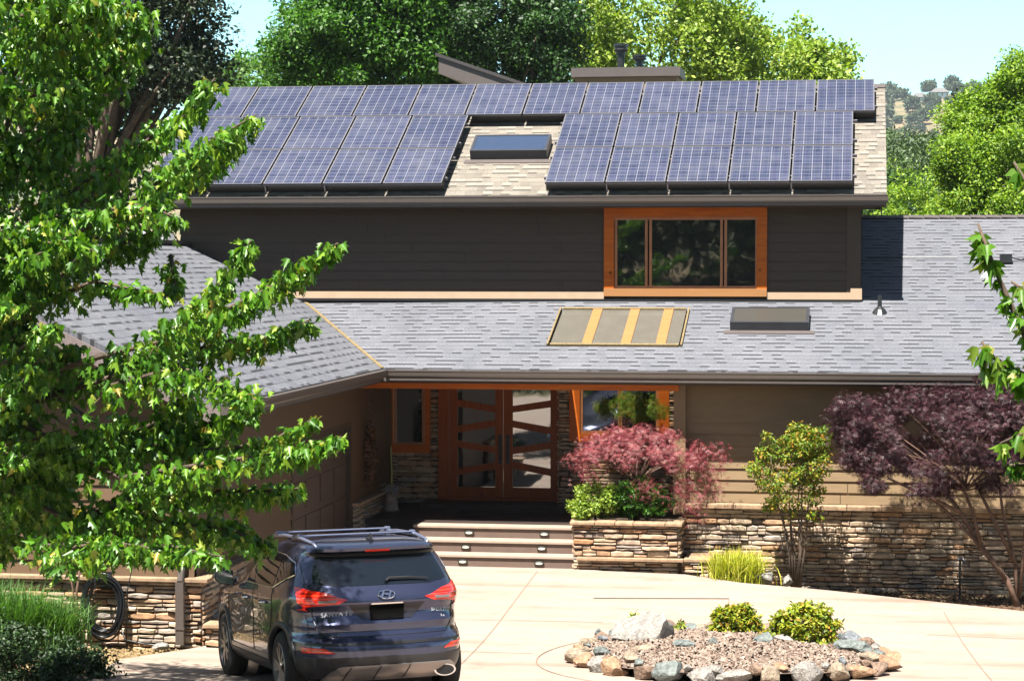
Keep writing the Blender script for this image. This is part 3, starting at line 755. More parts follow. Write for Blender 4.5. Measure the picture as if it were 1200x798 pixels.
# roof furniture of the lower roof
b = MB(); c = Vector(low(.31, 39.41)); b.tube([c - Vector((0, 0, .05)), c + Vector((0, 0, .05)), c + Vector((0, 0, .1)), c + Vector((0, 0, .30))], [.16, .10, .04, .035], 12); b.build('vent_pipe', M['flue'], H)
b = MB(); c = onY(1178, 290, 42.0); c.z = lowz(c.y); b.box((c.x - .1, c.y - .12, c.z), (c.x + .12, c.y + .05, c.z + .16)); b.tube([c + Vector((.1, 0, .1)), c + Vector((.3, 0, .05)), c + Vector((.5, .2, .15)), c + Vector((.9, .2, .1))], .015, 5); b.build('junction_box', M['flue'], H)
b = MB(); b.tube([(.1, 42.2, lowz(42.2) + .03), (1.75, 42.15, lowz(42.15) + .05)], .012, 5); b.build('roof_cable', M['flue'], H)
# chimney chase with two flues
b = MB(); b.box((-5.93, 46, 6.5), (-3.80, 47.2, 8.93)); ch = b.build('chimney', M['siding'], H)
b = MB(); b.box((-6.0, 45.93, 8.90), (-3.73, 47.27, 9.09)); b.build('chimney_cap', M['fascia'], ch)
def flue(px0, px1, pyt, pyb):
    a = onY((px0 + px1) / 2, pyb, 46.5); r_ = (onY(px1, pyb, 46.5).x - onY(px0, pyb, 46.5).x) / 2; zt = onY(px0, pyt, 46.5).z
    f_ = MB(); z0 = 9.0; Hh = zt - z0
    zs = [(0, .62), (.12, .62), (.2, .5), (.62, .5), (.63, .66), (.72, .66), (.73, .9), (.80, 1.0), (.83, .86), (.90, .86), (.91, 1.0), (1.0, 1.0)]
    f_.tube([(a.x, 46.5, z0 + k * Hh) for k, _ in zs], [r_ * q for _, q in zs], 16); f_.build('flue', M['flue'], ch)
flue(719, 736, 52, 80); flue(741, 758, 65, 80)
# raised shed roof behind the ridge
b = MB(); A = onY(514, 66, 45.5); B = onY(640, 110, 45.5); tz = Vector((0, 0, -.36))
b.prism([A + tz, B + tz, B, A], (0, 3.0, 0)); sh = b.build('shed_roof', M['fascia'], H)
b = MB(); b.prism([A + Vector((-.06, -.05, 0)), B + Vector((0, -.05, 0)), B + Vector((0, -.05, .07)), A + Vector((-.06, -.05, .07))], (0, 3.15, 0)); b.build('shed_shingles', plain('dark_roof_edge', (.05, .045, .05), .8), sh)

# ------------------------------------------------------------ entrance steps
ST = empty('entrance_steps', (-6, 36.6, 0), 'three wide brown steps with oval lights rising to the porch', 'steps')
for i, (y0, x1) in enumerate(((36.25, -4.64), (36.6, -4.72), (36.95, -4.72))):
    z = .2 * (i + 1)
    b = MB(); b.box((-7.5, y0 + .03, z - .2 + (.001 if i else -.05)), (x1, y0 + .06, z - .045)); b.build('riser', M['step'], ST)
    b = MB(); b.box((-7.53, y0, z - .045), (x1 + .02, y0 + .375, z)); b.build('tread', M['step_edge'], ST, bevel=.006)
    for px in ((426, 695), (437, 704), (449, 713))[i]:
        X = onY(400 + px / 3., 650, y0).x
        l = MB(); yy_ = y0 + .03; c = (X, yy_, z - .11)
        ring = [(X + .085 * math.cos(a), z - .115 + .036 * math.sin(a)) for a in np.linspace(0, 2 * math.pi, 20, endpoint=False)]
        l.prism([(a_, yy_ - .03, c_) for a_, c_ in ring], (0, .03, 0))
        l2 = [(X + .06 * math.cos(a), z - .12 + .02 * math.sin(a)) for a in np.linspace(0, 2 * math.pi, 16, endpoint=False)]
        st = l.build('step_light', plain('bronze', (.10, .10, .08), .4, .5), ST, bevel=.008)
        l = MB(); l.prism([(a_, yy_ - .036, c_) for a_, c_ in l2], (0, .006, 0)); l.build('lens', plain('lens_glass', (.4, .42, .36), .2), st)
b = MB(); b.box((-7.49, 36.62, 0), (-4.75, 37.28, .19)); b.box((-7.49, 36.97, .19), (-4.75, 37.28, .39)); b.box((-7.49, 37.29 - .3, .39), (-4.75, 37.28, .55)); b.build('stair_body', M['step'], ST)

# ------------------------------------------------------------ stone planter
PLN = empty('stone_planter', (-3.8, 37.5, 0), 'stacked stone planter box holding the pink maple beside the steps', 'planter')
b = MB(); px0, px1, py0 = -4.68, -2.96, 36.24
stone_face(b, (px0, py0, -.06), (1, 0, 0), px1 - px0, .80, (0, -1, 0), 51); stone_face(b, (px1, py0, -.15), (0, 1, 0), .8, .9, (1, 0, 0), 52); stone_face(b, (px0, py0 + 3, .6), (0, -1, 0), 3, .15, (-1, 0, 0), 53); stone_face(b, (px0, py0 + .4, .0), (0, -1, 0), .4, .7, (-1, 0, 0), 54)
b.box((px0, py0, -.2), (px1, py0 + .15, .74), 1); b.box((px0, py0 + .15, -.2), (px0 + .12, 39.4, .74), 1); b.box((px1 - .1, py0 + .15, -.2), (px1, 39.4, .74), 1)
b.build('wall', [M['stone'], M['grout']], PLN)
b = MB(); rr = random.Random(9); x = px0 - .06
while x < px1 + .05:
    x1 = min(px1 + .08, x + rr.uniform(.3, .55)); b.box((x + .003, py0 - .11, .742), (x1 - .003, py0 + .2, .80 + rr.uniform(-.004, .004))); x = x1
b.box((px0 - .08, py0 + .203, .742), (px0 + .14, 39.3, .798)); b.box((px1 - .1, py0 + .203, .742), (px1 + .08, 37.0, .798)); b.build('cap', M['cap'], PLN, bevel=.012)
b = MB(); b.box((px0 + .06, py0 - .13, .16), (px1 + .1, py0 - .005, .215)); b.box((px1 + .1, py0 - .06, .16), (px1 + .55, 37.05, .215)); b.build('ledge', M['cap'], PLN, bevel=.01)
b = MB(); stone_face(b, (px1 + .06, py0, -.25), (1, 0, 0), .45, .41, (0, -1, 0), 55); stone_face(b, (px1 + .51, py0, -.25), (0, 1, 0), .8, .41, (1, 0, 0), 56); b.box((px1 + .01, py0 + .002, -.3), (px1 + .5, 37.05, .16), 1); b.build('low_wall', [M['stone'], M['grout']], PLN)
b = MB(); b.box((px0 + .12, py0 + .15, .3), (px1 - .1, 39.35, .70)); b.build('soil', M['soil'], PLN)
# ------------------------------------------------------------ THE CAR (local: y forward, x right, z up)
def make_car():
    CA = R(28.5)
    base = Vector((-7.36, 25.18, 0))
    fwd = Vector((-math.sin(CA), math.cos(CA), 0)); rgt = Vector((math.cos(CA), math.sin(CA), 0))
    # front left wheel outer contact -> centre of the car
    c = base + rgt * .93 - fwd * 1.30
    slope = math.atan2(gz((c + fwd * 1.3).y) - gz((c - fwd * 1.4).y), 2.7)
    car = empty('parked_car', (c.x, c.y, 0), 'dark blue grey SUV seen from behind, parked on the pale driveway', 'car')
    car.location.z = (gz((c + fwd * 1.3).y) + gz((c - fwd * 1.4).y)) / 2 + .005
    car.rotation_euler = (slope, 0, CA); car.scale = (1.04, 1.03, 1.03)
    def put(b, name, mat, parent=None, smooth=False, bevel=0):
        o = b.build(name, mat, None, smooth, bevel); o.parent = parent or car; return o
    m, t, p = nodes('car_paint'); p.inputs['Base Color'].default_value = (.028, .032, .062, 1); p.inputs['Metallic'].default_value = .75
    p.inputs['Roughness'].default_value = .24; p.inputs['Coat Weight'].default_value = 1; p.inputs['Coat Roughness'].default_value = .02
    fl = noise(t, 400, 2); t.links.new(ramp(t, fl, [(.3, (.026, .032, .065)), (.7, (.062, .074, .14))]), p.inputs['Base Color'])
    paint = m
    m, t, p = nodes('car_window'); p.inputs['Base Color'].default_value = (.004, .006, .009, 1); p.inputs['Roughness'].default_value = .015; p.inputs['IOR'].default_value = 1.7; cgl = m
    m, t, p = nodes('car_plastic'); p.inputs['Base Color'].default_value = (.055, .055, .06, 1); p.inputs['Roughness'].default_value = .42; plastic = m
    m, t, p = nodes('car_chrome'); p.inputs['Base Color'].default_value = (.75, .76, .78, 1); p.inputs['Metallic'].default_value = 1; p.inputs['Roughness'].default_value = .12; chrome = m
    m, t, p = nodes('car_silver'); p.inputs['Base Color'].default_value = (.30, .28, .27, 1); p.inputs['Metallic'].default_value = .8; p.inputs['Roughness'].default_value = .35; silver = m
    m, t, p = nodes('tail_lens'); p.inputs['Base Color'].default_value = (.55, .012, .008, 1); p.inputs['Roughness'].default_value = .12; p.inputs['Coat Weight'].default_value = 1
    wv = N(t, 'ShaderNodeTexWave'); wv.inputs['Scale'].default_value = 9; wv.bands_direction = 'Z'; tc = N(t, 'ShaderNodeTexCoord'); t.links.new(tc.outputs['Object'], wv.inputs['Vector'])
    t.links.new(ramp(t, wv.outputs['Fac'], [(.2, (.50, .008, .004)), (.8, (.85, .035, .012))]), p.inputs['Base Color']); lens = m
    m, t, p = nodes('tyre_rubber'); p.inputs['Base Color'].default_value = (.022, .021, .02, 1); p.inputs['Roughness'].default_value = .8; rubber = m
    blk = M['black']
    # slices: z, half width, rear extent, front extent
    T = [(.26, .80, 2.08, 2.00), (.30, .86, 2.22, 2.15), (.36, .905, 2.29, 2.25), (.42, .925, 2.325, 2.30), (.50, .935, 2.345, 2.33), (.58, .94, 2.35, 2.34), (.63, .94, 2.345, 2.33),
         (.67, .94, 2.33, 2.31), (.70, .94, 2.27, 2.30), (.72, .938, 2.225, 2.29), (.76, .935, 2.21, 2.27), (.80, .935, 2.215, 2.25), (.84, .937, 2.225, 2.22), (.87, .94, 2.20, 2.18), (.93, .945, 2.175, 2.08), (.98, .945, 2.18, 1.95),
         (1.02, .942, 2.20, 1.75), (1.06, .935, 2.205, 1.45), (1.10, .925, 2.195, 1.15), (1.14, .91, 2.17, .98), (1.20, .888, 2.12, .86), (1.28, .858, 2.05, .70), (1.36, .825, 1.97, .54), (1.44, .788, 1.89, .36), (1.50, .755, 1.83, .22),
         (1.53, .738, 1.85, .13), (1.555, .722, 1.90, .05), (1.585, .70, 1.91, -.05), (1.61, .67, 1.86, -.18), (1.635, .61, 1.72, -.36), (1.655, .50, 1.45, -.55), (1.668, .30, 1.15, -.72)]
    T = np.array(T); zz = T[:, 0]
    def prm(z):
        W_, Rr, Fr = (float(np.interp(z, zz, T[:, k])) for k in (1, 2, 3)); return W_, Rr, Fr
    def nexp(z): return 4.6 if z < 1.1 else 4.6 + 0 * z
    def pt(tt, z, off=0):
        """tt in degrees: -90 rear centre, -180 left side, 0 right side, 90 front"""
        W_, Rr, Fr = prm(z); n = nexp(z); a = R(tt); c_, s_ = math.cos(a), math.sin(a)
        x = W_ * math.copysign(abs(c_) ** (2 / n), c_); L_ = (Rr + Fr) / 2; yc = (Fr - Rr) / 2; y = yc + L_ * math.copysign(abs(s_) ** (2 / n), s_)
        q = Vector((x, y, z))
        if off:
            d = 1e-3
            n_ = nrm(tt, z); q = q + n_ * off
        return q
    def nrm(tt, z):
        a = pt(tt - .4, z); b_ = pt(tt + .4, z); c_ = pt(tt, max(.27, z - .012)); d_ = pt(tt, min(1.66, z + .012))
        v = (b_ - a).cross(d_ - c_); v.normalize(); return v
    def t_of(k, v, z):
        W_, Rr, Fr = prm(z); n = nexp(z)
        if k == 'r':
            c_ = min(1, abs(v) / W_) ** (n / 2); return -90 + math.copysign(math.degrees(math.asin(c_)), v)
        L_ = (Rr + Fr) / 2; yc = (Fr - Rr) / 2; s_ = min(1, abs(v - yc) / L_) ** (n / 2); a = math.copysign(math.degrees(math.asin(s_)), v - yc)
        return (-180 - a) if k == 'l' else a
    # body
    zs = sorted(set([round(float(z), 4) for z in zz] + [round(z, 4) for z in np.arange(.27, 1.66, .03)]))
    nt_ = 168; tts = []
    for i in range(nt_):   # even arc spacing via reparametrisation
        tts.append(-180 + 360 * i / nt_)
    # arc-length resample at z .8
    fine = [-180 + 360 * i / 2000 for i in range(2001)]; P = [pt(a, .8) for a in fine]; acc = [0]
    for a, c_ in zip(P, P[1:]): acc.append(acc[-1] + (a - c_).length)
    tts = [float(np.interp(acc[-1] * i / nt_, acc, fine)) for i in range(nt_)]
    b = MB(); vs = [pt(a, z) for z in zs for a in tts]; fs = []
    for j in range(len(zs) - 1):
        for i in range(nt_): fs.append((j * nt_ + i, j * nt_ + (i + 1) % nt_, (j + 1) * nt_ + (i + 1) % nt_, (j + 1) * nt_ + i))
    fs.append(tuple(range(nt_ - 1, -1, -1))); fs.append(tuple((len(zs) - 1) * nt_ + i for i in range(nt_)))
    b.add(vs, fs); body = put(b, 'body', paint, smooth=True)
    for y in (1.30, -1.40):
        for s_ in (-1, 1):
            cu = MB(); cu.tube([(s_ * .60, y, .37), (s_ * 1.1, y, .37)], .415, 40); co = put(cu, 'cut', blk)
            mo = body.modifiers.new('b', 'BOOLEAN'); mo.object = co; mo.operation = 'DIFFERENCE'; mo.solver = 'EXACT'; 
    bpy.context.view_layer.update()
    me = bpy.data.meshes.new_from_object(body.evaluated_get(bpy.context.evaluated_depsgraph_get()))
    for mo in list(body.modifiers): body.modifiers.remove(mo)
    body.data = me; me.materials.clear(); me.materials.append(paint)
    for o in [o for o in bpy.data.objects if o.name.startswith('cut')]: bpy.data.objects.remove(o)
    me.polygons.foreach_set('use_smooth', [True] * len(me.polygons))
    try: me.set_sharp_from_angle(angle=R(38))
    except Exception: pass
    # patches on the skin
    def patch(poly, off=.006, nz=14, ntt=14, rim=.012, z0=None):
        P = [(t_of(k, v, z), z) for (k, v, z) in poly]
        zl = min(p[1] for p in P); zh = max(p[1] for p in P)
        rows = sorted(set([zl + (zh - zl) * i / nz for i in range(nz + 1)] + [p[1] for p in P]))
        grid = []
        for z in rows:
            zq = min(max(z, zl + 1e-5), zh - 1e-5); xs = []
            for (a, za), (c_, zc) in zip(P, P[1:] + P[:1]):
                if (za - zq) * (zc - zq) <= 0 and abs(za - zc) > 1e-9: xs.append(a + (c_ - a) * (zq - za) / (zc - za))
            l, r_ = min(xs), max(xs)
            lp = t2s(l); rp = t2s(r_)
            grid.append([pt(s2t(lp + (rp - lp) * i / ntt), zq, off) for i in range(ntt + 1)])
        b = MB(); n = ntt + 1
        vs = [q for row in grid for q in row]
        fs = [(j * n + i, j * n + i + 1, (j + 1) * n + i + 1, (j + 1) * n + i) for j in range(len(grid) - 1) for i in range(ntt)]
        b.add(vs, fs)
        if rim:
            loop = [i for i in range(n)] + [j * n + ntt for j in range(1, len(grid))] + [(len(grid) - 1) * n + i for i in range(ntt - 1, -1, -1)] + [j * n for j in range(len(grid) - 2, 0, -1)]
            cen = sum((vs[i] for i in loop), Vector()) / len(loop)
            k = len(loop); base_ = len(b.v)
            inn = []
            for i in loop:
                q = vs[i]; inn.append(q + Vector((-q.x * .0, 0, 0)) - (q - Vector((0, -.2, .8))).normalized() * rim)
            b.add([vs[i] for i in loop] + inn, [(i, (i + 1) % k, k + (i + 1) % k, k + i) for i in range(k)])
        return b
    ff = [-270 + 450 * i / 3000 for i in range(3001)]; PP = [pt(a, .8) for a in ff]; ac = [0]
    for a, c_ in zip(PP, PP[1:]): ac.append(ac[-1] + (a - c_).length)
    def t2s(a): return float(np.interp(a, ff, ac))
    def s2t(s_): return float(np.interp(s_, ac, ff))
    # rear glass
    g = put(patch([('r', -.70, 1.25), ('r', -.50, 1.215), ('r', .50, 1.215), ('r', .70, 1.25), ('r', .66, 1.40), ('r', .615, 1.505), ('r', -.615, 1.505), ('r', -.66, 1.40)], .004, 16, 24), 'rear_window', cgl, smooth=True)
    sp = MB(); sv = []
    # spoiler blade with black edge
    put(patch([('r', -.63, 1.512), ('r', .63, 1.512), ('r', .66, 1.545), ('r', -.66, 1.545)], .008, 4, 24), 'spoiler_edge', blk, smooth=True)
    put(patch([('r', -.13, 1.552), ('r', .13, 1.552), ('r', .13, 1.566), ('r', -.13, 1.566)], .006, 2, 8), 'brake_light', lens, smooth=True)
    # wiper
    wv_ = MB(); wv_.tube([pt(t_of('r', x, z), z, .03) for x, z in ((.02, 1.235), (.06, 1.262), (.25, 1.262), (.47, 1.245))], [.016, .013, .011, .007], 6); put(wv_, 'rear_wiper', blk)
    # lamps
    def lamp(mir):
        s_ = -1 if mir else 1; sd_ = 'l' if mir else 'R'
        poly = [('r', s_ * .40, 1.085), ('r', s_ * .50, 1.045), ('r', s_ * .74, 1.025), ('r', s_ * .84, .985), (sd_, -2.0, .975), (sd_, -1.88, 1.06), (sd_, -1.74, 1.205), ('r', s_ * .80, 1.205), ('r', s_ * .60, 1.155)]
        o = put(patch(poly, .010, 16, 22), 'tail_lamp', lens, smooth=True)
        ch_ = put(patch([('r', s_ * .52, 1.062), ('r', s_ * .68, 1.058), ('r', s_ * .68, 1.082), ('r', s_ * .50, 1.088)], .014, 3, 6), 'reversing_lens', silver, o, smooth=True)
        put(patch([('r', s_ * .44, 1.094), ('r', s_ * .80, 1.100), ('r', s_ * .80, 1.108), ('r', s_ * .46, 1.102)], .0135, 2, 8), 'lamp_strip', silver, o, smooth=True)
        r_ = put(patch([('r', s_ * .56, .565), ('r', s_ * .82, .562), ('r', s_ * .83, .62), ('r', s_ * .66, .615)], .012, 4, 8), 'reflector', lens, smooth=True)
    lamp(True); lamp(False)
    # tailgate seam, bumper line, cladding
    def seam(pts, rad=.004, name='panel_gap', mat=blk, off=.002):
        b = MB(); out = []
        for (a, c_) in zip(pts, pts[1:]):
            for i in range(9): out.append(tuple(a[k] if k == 0 else a[k] + (c_[k] - a[k]) * i / 8 for k in range(3)))
        out.append(pts[-1]); b.tube([pt(t_of(k, v, z), z, off) for k, v, z in out], rad, 5); return put(b, name, mat)
    seam([('r', -.735, 1.50), ('r', -.76, 1.25), ('r', -.73, .95), ('r', -.70, .80), ('r', -.62, .722), ('r', 0, .715), ('r', .62, .722), ('r', .70, .80), ('r', .73, .95), ('r', .76, 1.25), ('r', .735, 1.50)])
    put(patch([('l', -2.02, .64), ('r', 0, .625), ('R', -2.02, .64), ('R', -2.02, .662), ('r', 0, .655), ('l', -2.02, .662)], .007, 3, 60), 'bumper_groove', blk, smooth=True)
    put(patch([('l', -1.84, .30), ('R', -1.84, .30), ('R', -1.84, .52), ('r', .70, .52), ('r', -.70, .52), ('l', -1.84, .52)], .010, 8, 70), 'bumper_cladding', plastic, smooth=True)
    put(patch([('r', -.50, .44), ('r', .62, .44), ('r', .68, .40), ('r', .72, .30), ('r', -.66, .30), ('r', -.58, .40)], .030, 8, 30, .03), 'skid_plate', silver, smooth=True)
    for x in (-.42, -.12, .18): 
        put(patch([('r', x, .43), ('r', x + .012, .43), ('r', x - .05, .31), ('r', x - .062, .31)], .034, 6, 2), 'skid_groove', blk, smooth=True)
    ex = MB(); q = pt(t_of('r', .56, .36), .36, .03); ring = []
    ex.tube([q + Vector((0, .06, 0)), q + Vector((0, -.035, 0))], .085, 24); ex.v = [((v[0] - q.x) * 1.35 + q.x, v[1], (v[2] - q.z) * .72 + q.z) for v in ex.v]; eo = put(ex, 'exhaust_tip', chrome)
    ex = MB(); ex.tube([q + Vector((0, -.034, 0)), q + Vector((0, -.038, 0))], .07, 24); ex.v = [((v[0] - q.x) * 1.35 + q.x, v[1], (v[2] - q.z) * .72 + q.z) for v in ex.v]; put(ex, 'exhaust_bore', blk, eo)
    # plate recess and blanked plate
    put(patch([('r', -.36, .985), ('r', -.25, .88), ('r', .26, .88), ('r', .36, .985), ('r', .40, 1.035), ('r', -.40, 1.035)], .003, 6, 14), 'plate_recess', plain('recess_paint', (.03, .03, .045), .3), smooth=True)
    put(patch([('r', -.17, .875), ('r', .17, .875), ('r', .18, 1.03), ('r', -.18, 1.03)], .016, 4, 8), 'number_plate', plain('blank_plate', (.004, .004, .004), .9, spec=.05), smooth=True)
    put(patch([('r', -.17, 1.032), ('r', .17, 1.032), ('r', .16, 1.046), ('r', -.16, 1.046)], .018, 2, 8), 'tailgate_handle', chrome, smooth=True)
    # emblem: slanted H in an oval ring
    def frame_at(x, z, off):
        tt = t_of('r', x, z); o_ = pt(tt, z, off); n_ = nrm(tt, z)
        ex_ = Vector((1, 0, 0)); ex_ = (ex_ - n_ * ex_.dot(n_)).normalized(); ez = n_.cross(ex_)
        if ez.z < 0: ez = -ez
        return o_, ex_, ez, n_
    o_, ex_, ez, n_ = frame_at(.0, 1.118, .006); b = MB()
    def P2(u, v, h=0): return o_ + ex_ * u + ez * v + n_ * h
    ring = [P2(.087 * math.cos(a), .046 * math.sin(a), .006) for a in np.linspace(0, 2 * math.pi, 41)]; b.tube(ring, .0075, 6, cap=False)
    def blade(p1, p2, wd):
        d = Vector((p2[0] - p1[0], p2[1] - p1[1])).normalized(); n2 = Vector((-d.y, d.x)) * wd
        b.prism([P2(p1[0] + n2.x, p1[1] + n2.y, .002), P2(p1[0] - n2.x, p1[1] - n2.y, .002), P2(p2[0] - n2.x, p2[1] - n2.y, .002), P2(p2[0] + n2.x, p2[1] + n2.y, .002)], n_ * .01)
    blade((-.052, -.036), (-.022, .040), .0085); blade((.022, -.040), (.052, .036), .0085)
    prev = (-.036, -.004)
    for i in range(1, 7):
        a = i / 6; cur = (-.036 + .072 * a, -.004 + .008 * a + .008 * math.sin(a * 2 * math.pi)); blade(prev, cur, .007); prev = cur
    put(b, 'emblem', chrome, smooth=False)
    letter = plain('letter_silver', (.32, .32, .34), .3, .3, bstr=0)
    def text(s, x, z, size, shear=0, al='CENTER'):
        cu = bpy.data.curves.new('letters', 'FONT'); cu.body = s; cu.size = size; cu.extrude = .0022; cu.offset = size * .022; cu.shear = shear; cu.align_x = al; cu.space_character = 1.18
        tmp = bpy.data.objects.new('tmp', cu); col.objects.link(tmp); bpy.context.view_layer.update()
        me_ = bpy.data.meshes.new_from_object(tmp.evaluated_get(bpy.context.evaluated_depsgraph_get())); bpy.data.objects.remove(tmp)
        o_, ex_, ez, n_ = frame_at(x, z, .006)
        mt = Matrix((ex_, ez, n_)).transposed().to_4x4(); mt.translation = o_
        me_.transform(mt); me_.materials.clear(); me_.materials.append(letter)
        o2 = bpy.data.objects.new('lettering', me_); col.objects.link(o2); o2.parent = car
    text('SANTA FE', -.51, .925, .062); text('SPORT', .55, .925, .05, .25); text('2.4', .60, .865, .034)
    # side: windows, chrome line, doors
    for s_, k in ((-1, 'l'), (1, 'R')):
        for poly in ([(k, .74, 1.165), (k, -.24, 1.165), (k, -.24, 1.50), (k, -.05, 1.50), (k, .22, 1.42)],
                     [(k, -.31, 1.165), (k, -1.05, 1.18), (k, -1.05, 1.49), (k, -.31, 1.505)],
                     [(k, -1.10, 1.185), (k, -1.20, 1.20), (k, -1.62, 1.33), (k, -1.50, 1.43), (k, -1.10, 1.487)]):
            put(patch(poly, .004, 12, 12, .004), 'side_window', cgl, smooth=True)
        seam([(k, .76, 1.155), (k, -1.10, 1.168), (k, -1.64, 1.32)], .008, 'window_trim', chrome, .006)
        seam([(k, .80, 1.17), (k, .24, 1.43), (k, -.06, 1.515), (k, -.6, 1.52), (k, -1.1, 1.502), (k, -1.52, 1.44), (k, -1.65, 1.33)], .005, 'window_trim', chrome, .006)
        seam([(k, .92, 1.12), (k, .98, .80), (k, .90, .42)]); seam([(k, -.28, 1.16), (k, -.28, .42)]); seam([(k, -1.10, 1.16), (k, -1.15, .95), (k, -1.02, .72), (k, -.95, .55)])
        seam([(k, .95, .43), (k, -.95, .43)])
        for y in (-.12, -.93):
            hb = MB(); hb.tube([pt(t_of(k, y + .0, 1.0), 1.0, .01), pt(t_of(k, y + .03, 1.0), 1.0, .04), pt(t_of(k, y + .18, 1.0), 1.0, .04), pt(t_of(k, y + .21, 1.0), 1.0, .01)], .014, 8); put(hb, 'door_handle', chrome, smooth=True)
        put(patch([(k, .90, .27), (k, -1.0, .27), (k, -1.0, .40), (k, .90, .40)], .014, 6, 30), 'side_sill', plastic, smooth=True)
        put(patch([(k, .88, .41), (k, -.98, .41), (k, -.96, .455), (k, .86, .455)], .012, 3, 30), 'sill_trim', silver, smooth=True)
        for y in (1.30, -1.40):   # arch cladding
            b = MB(); ns = 40; vs = []
            for i in range(ns + 1):
                a = R(-12 + 204 * i / ns)
                for rr_, of in ((.408, -.03), (.408, .016), (.462, .016), (.470, .0)):
                    yv = y + rr_ * math.cos(a); zv = max(.27, .37 + rr_ * math.sin(a)); vs.append(pt(t_of(k, yv, zv), zv, of))
            b.add(vs, [(i * 4 + j, i * 4 + j + 1, (i + 1) * 4 + j + 1, (i + 1) * 4 + j) for i in range(ns) for j in range(3)]); put(b, 'wheel_arch', plastic, smooth=True)
        # mirror
        b = MB(); b.tube([(s_ * .90, .70, 1.13), (s_ * 1.0, .70, 1.15)], [.03, .03], 8)
        mp = [(-.0, 0), (.10, .0), (.20, .03), (.235, .09), (.22, .155), (.14, .18), (.02, .16)]
        b.prism([(s_ * (.93 + u), .63, 1.09 + v) for u, v in mp], (0, .13, 0)); mo = put(b, 'door_mirror', plain('mirror_black', (.015, .017, .025), .2, coat=1), smooth=False, bevel=.02)
        b = MB(); b.prism([(s_ * (.95 + u * .85), .624, 1.10 + v * .86) for u, v in mp], (0, .004, 0)); put(b, 'mirror_glass', chrome, mo)
    # wheels
    def wheel(x, y):
        s_ = -1 if x < 0 else 1
        o = bpy.data.objects.new('wheel', None); col.objects.link(o); o.parent = car; o.location = (x, y, .37)
        b = MB(); prof = [(-.11, .24), (-.115, .30), (-.10, .345), (-.07, .366), (0, .37), (.07, .366), (.10, .345), (.118, .30), (.11, .24)]; ns = 48
        vs = [(s_ * u, r_ * math.cos(2 * math.pi * i / ns), r_ * math.sin(2 * math.pi * i / ns)) for i in range(ns) for u, r_ in prof]; n = len(prof)
        b.add(vs, [(i * n + j, i * n + j + 1, ((i + 1) % ns) * n + j + 1, ((i + 1) % ns) * n + j) for i in range(ns) for j in range(n - 1)])
        ty = b.build('tyre', rubber, None, True); ty.parent = o
        b = MB(); prof = [(.112, .248), (.118, .240), (.08, .225), (-.05, .215)]; n = 4
        vs = [(s_ * u, r_ * math.cos(2 * math.pi * i / ns), r_ * math.sin(2 * math.pi * i / ns)) for i in range(ns) for u, r_ in prof]
        b.add(vs, [(i * n + j, i * n + j + 1, ((i + 1) % ns) * n + j + 1, ((i + 1) % ns) * n + j) for i in range(ns) for j in range(n - 1)])
        b.tube([(s_ * .05, 0, 0), (s_ * .11, 0, 0)], .055, 20)
        for k_ in range(5):
            for dv in (-.16, .16):
                a = 2 * math.pi * k_ / 5 + dv; a2 = 2 * math.pi * k_ / 5 + dv * 1.5
                d0 = Vector((0, math.cos(a), math.sin(a))); d1 = Vector((0, math.cos(a2), math.sin(a2))); tn = Vector((0, -math.sin(a), math.cos(a)))
                A = d0 * .04 + Vector((s_ * .105, 0, 0)); B = d1 * .235 + Vector((s_ * .108, 0, 0))
                b.prism([A - tn * .022, A + tn * .022, B + tn * .014, B - tn * .014], (-s_ * .035, 0, 0))
        ri = b.build('rim', silver, None, False); ri.parent = o
        b = MB(); b.tube([(-s_ * .02, 0, 0), (s_ * .0, 0, 0)], .21, 24); di = b.build('brake_disc', plastic, None); di.parent = o
    for x in (-.815, .815):
        for y in (1.30, -1.40): wheel(x, y)
    # wheel wells are dark inside
    b = MB()
    for y in (1.30, -1.40):
        b = MB(); b.tube([(-.60, y, .37), (.60, y, .37)], .38, 24); put(b, 'wheel_well', blk)
    # roof rails, cross bars, antenna, sunroof
    rc = plain('rail_metal', (.16, .18, .26), .25, .6, var=.02, bstr=0)
    for s_ in (-1, 1):
        b = MB(); b.tube([(s_ * .60, .20, 1.60), (s_ * .61, .08, 1.65), (s_ * .62, -.5, 1.675), (s_ * .62, -1.2, 1.67), (s_ * .60, -1.62, 1.635), (s_ * .59, -1.72, 1.60)], [.012, .018, .02, .02, .018, .012], 8); put(b, 'roof_rail', rc, smooth=True)
    for y in (-.15, -1.1):
        b = MB(); b.box((-.61, y - .045, 1.68), (.61, y + .045, 1.70))
        for s_ in (-1, 1): b.box((s_ * .585, y - .04, 1.66), (s_ * .64, y + .04, 1.71))
        put(b, 'cross_bar', rc, bevel=.01)
    b = MB(); b.prism([(0 - .018, -1.70, 1.64), (.018, -1.70, 1.64), (.018, -1.52, 1.655), (-.018, -1.52, 1.655)], (0, 0, .02)); b.prism([(-.008, -1.69, 1.66), (.008, -1.69, 1.66), (.004, -1.67, 1.72), (-.004, -1.67, 1.72)], (0, .05, -.0)); put(b, 'antenna', blk)
    return car
make_car()

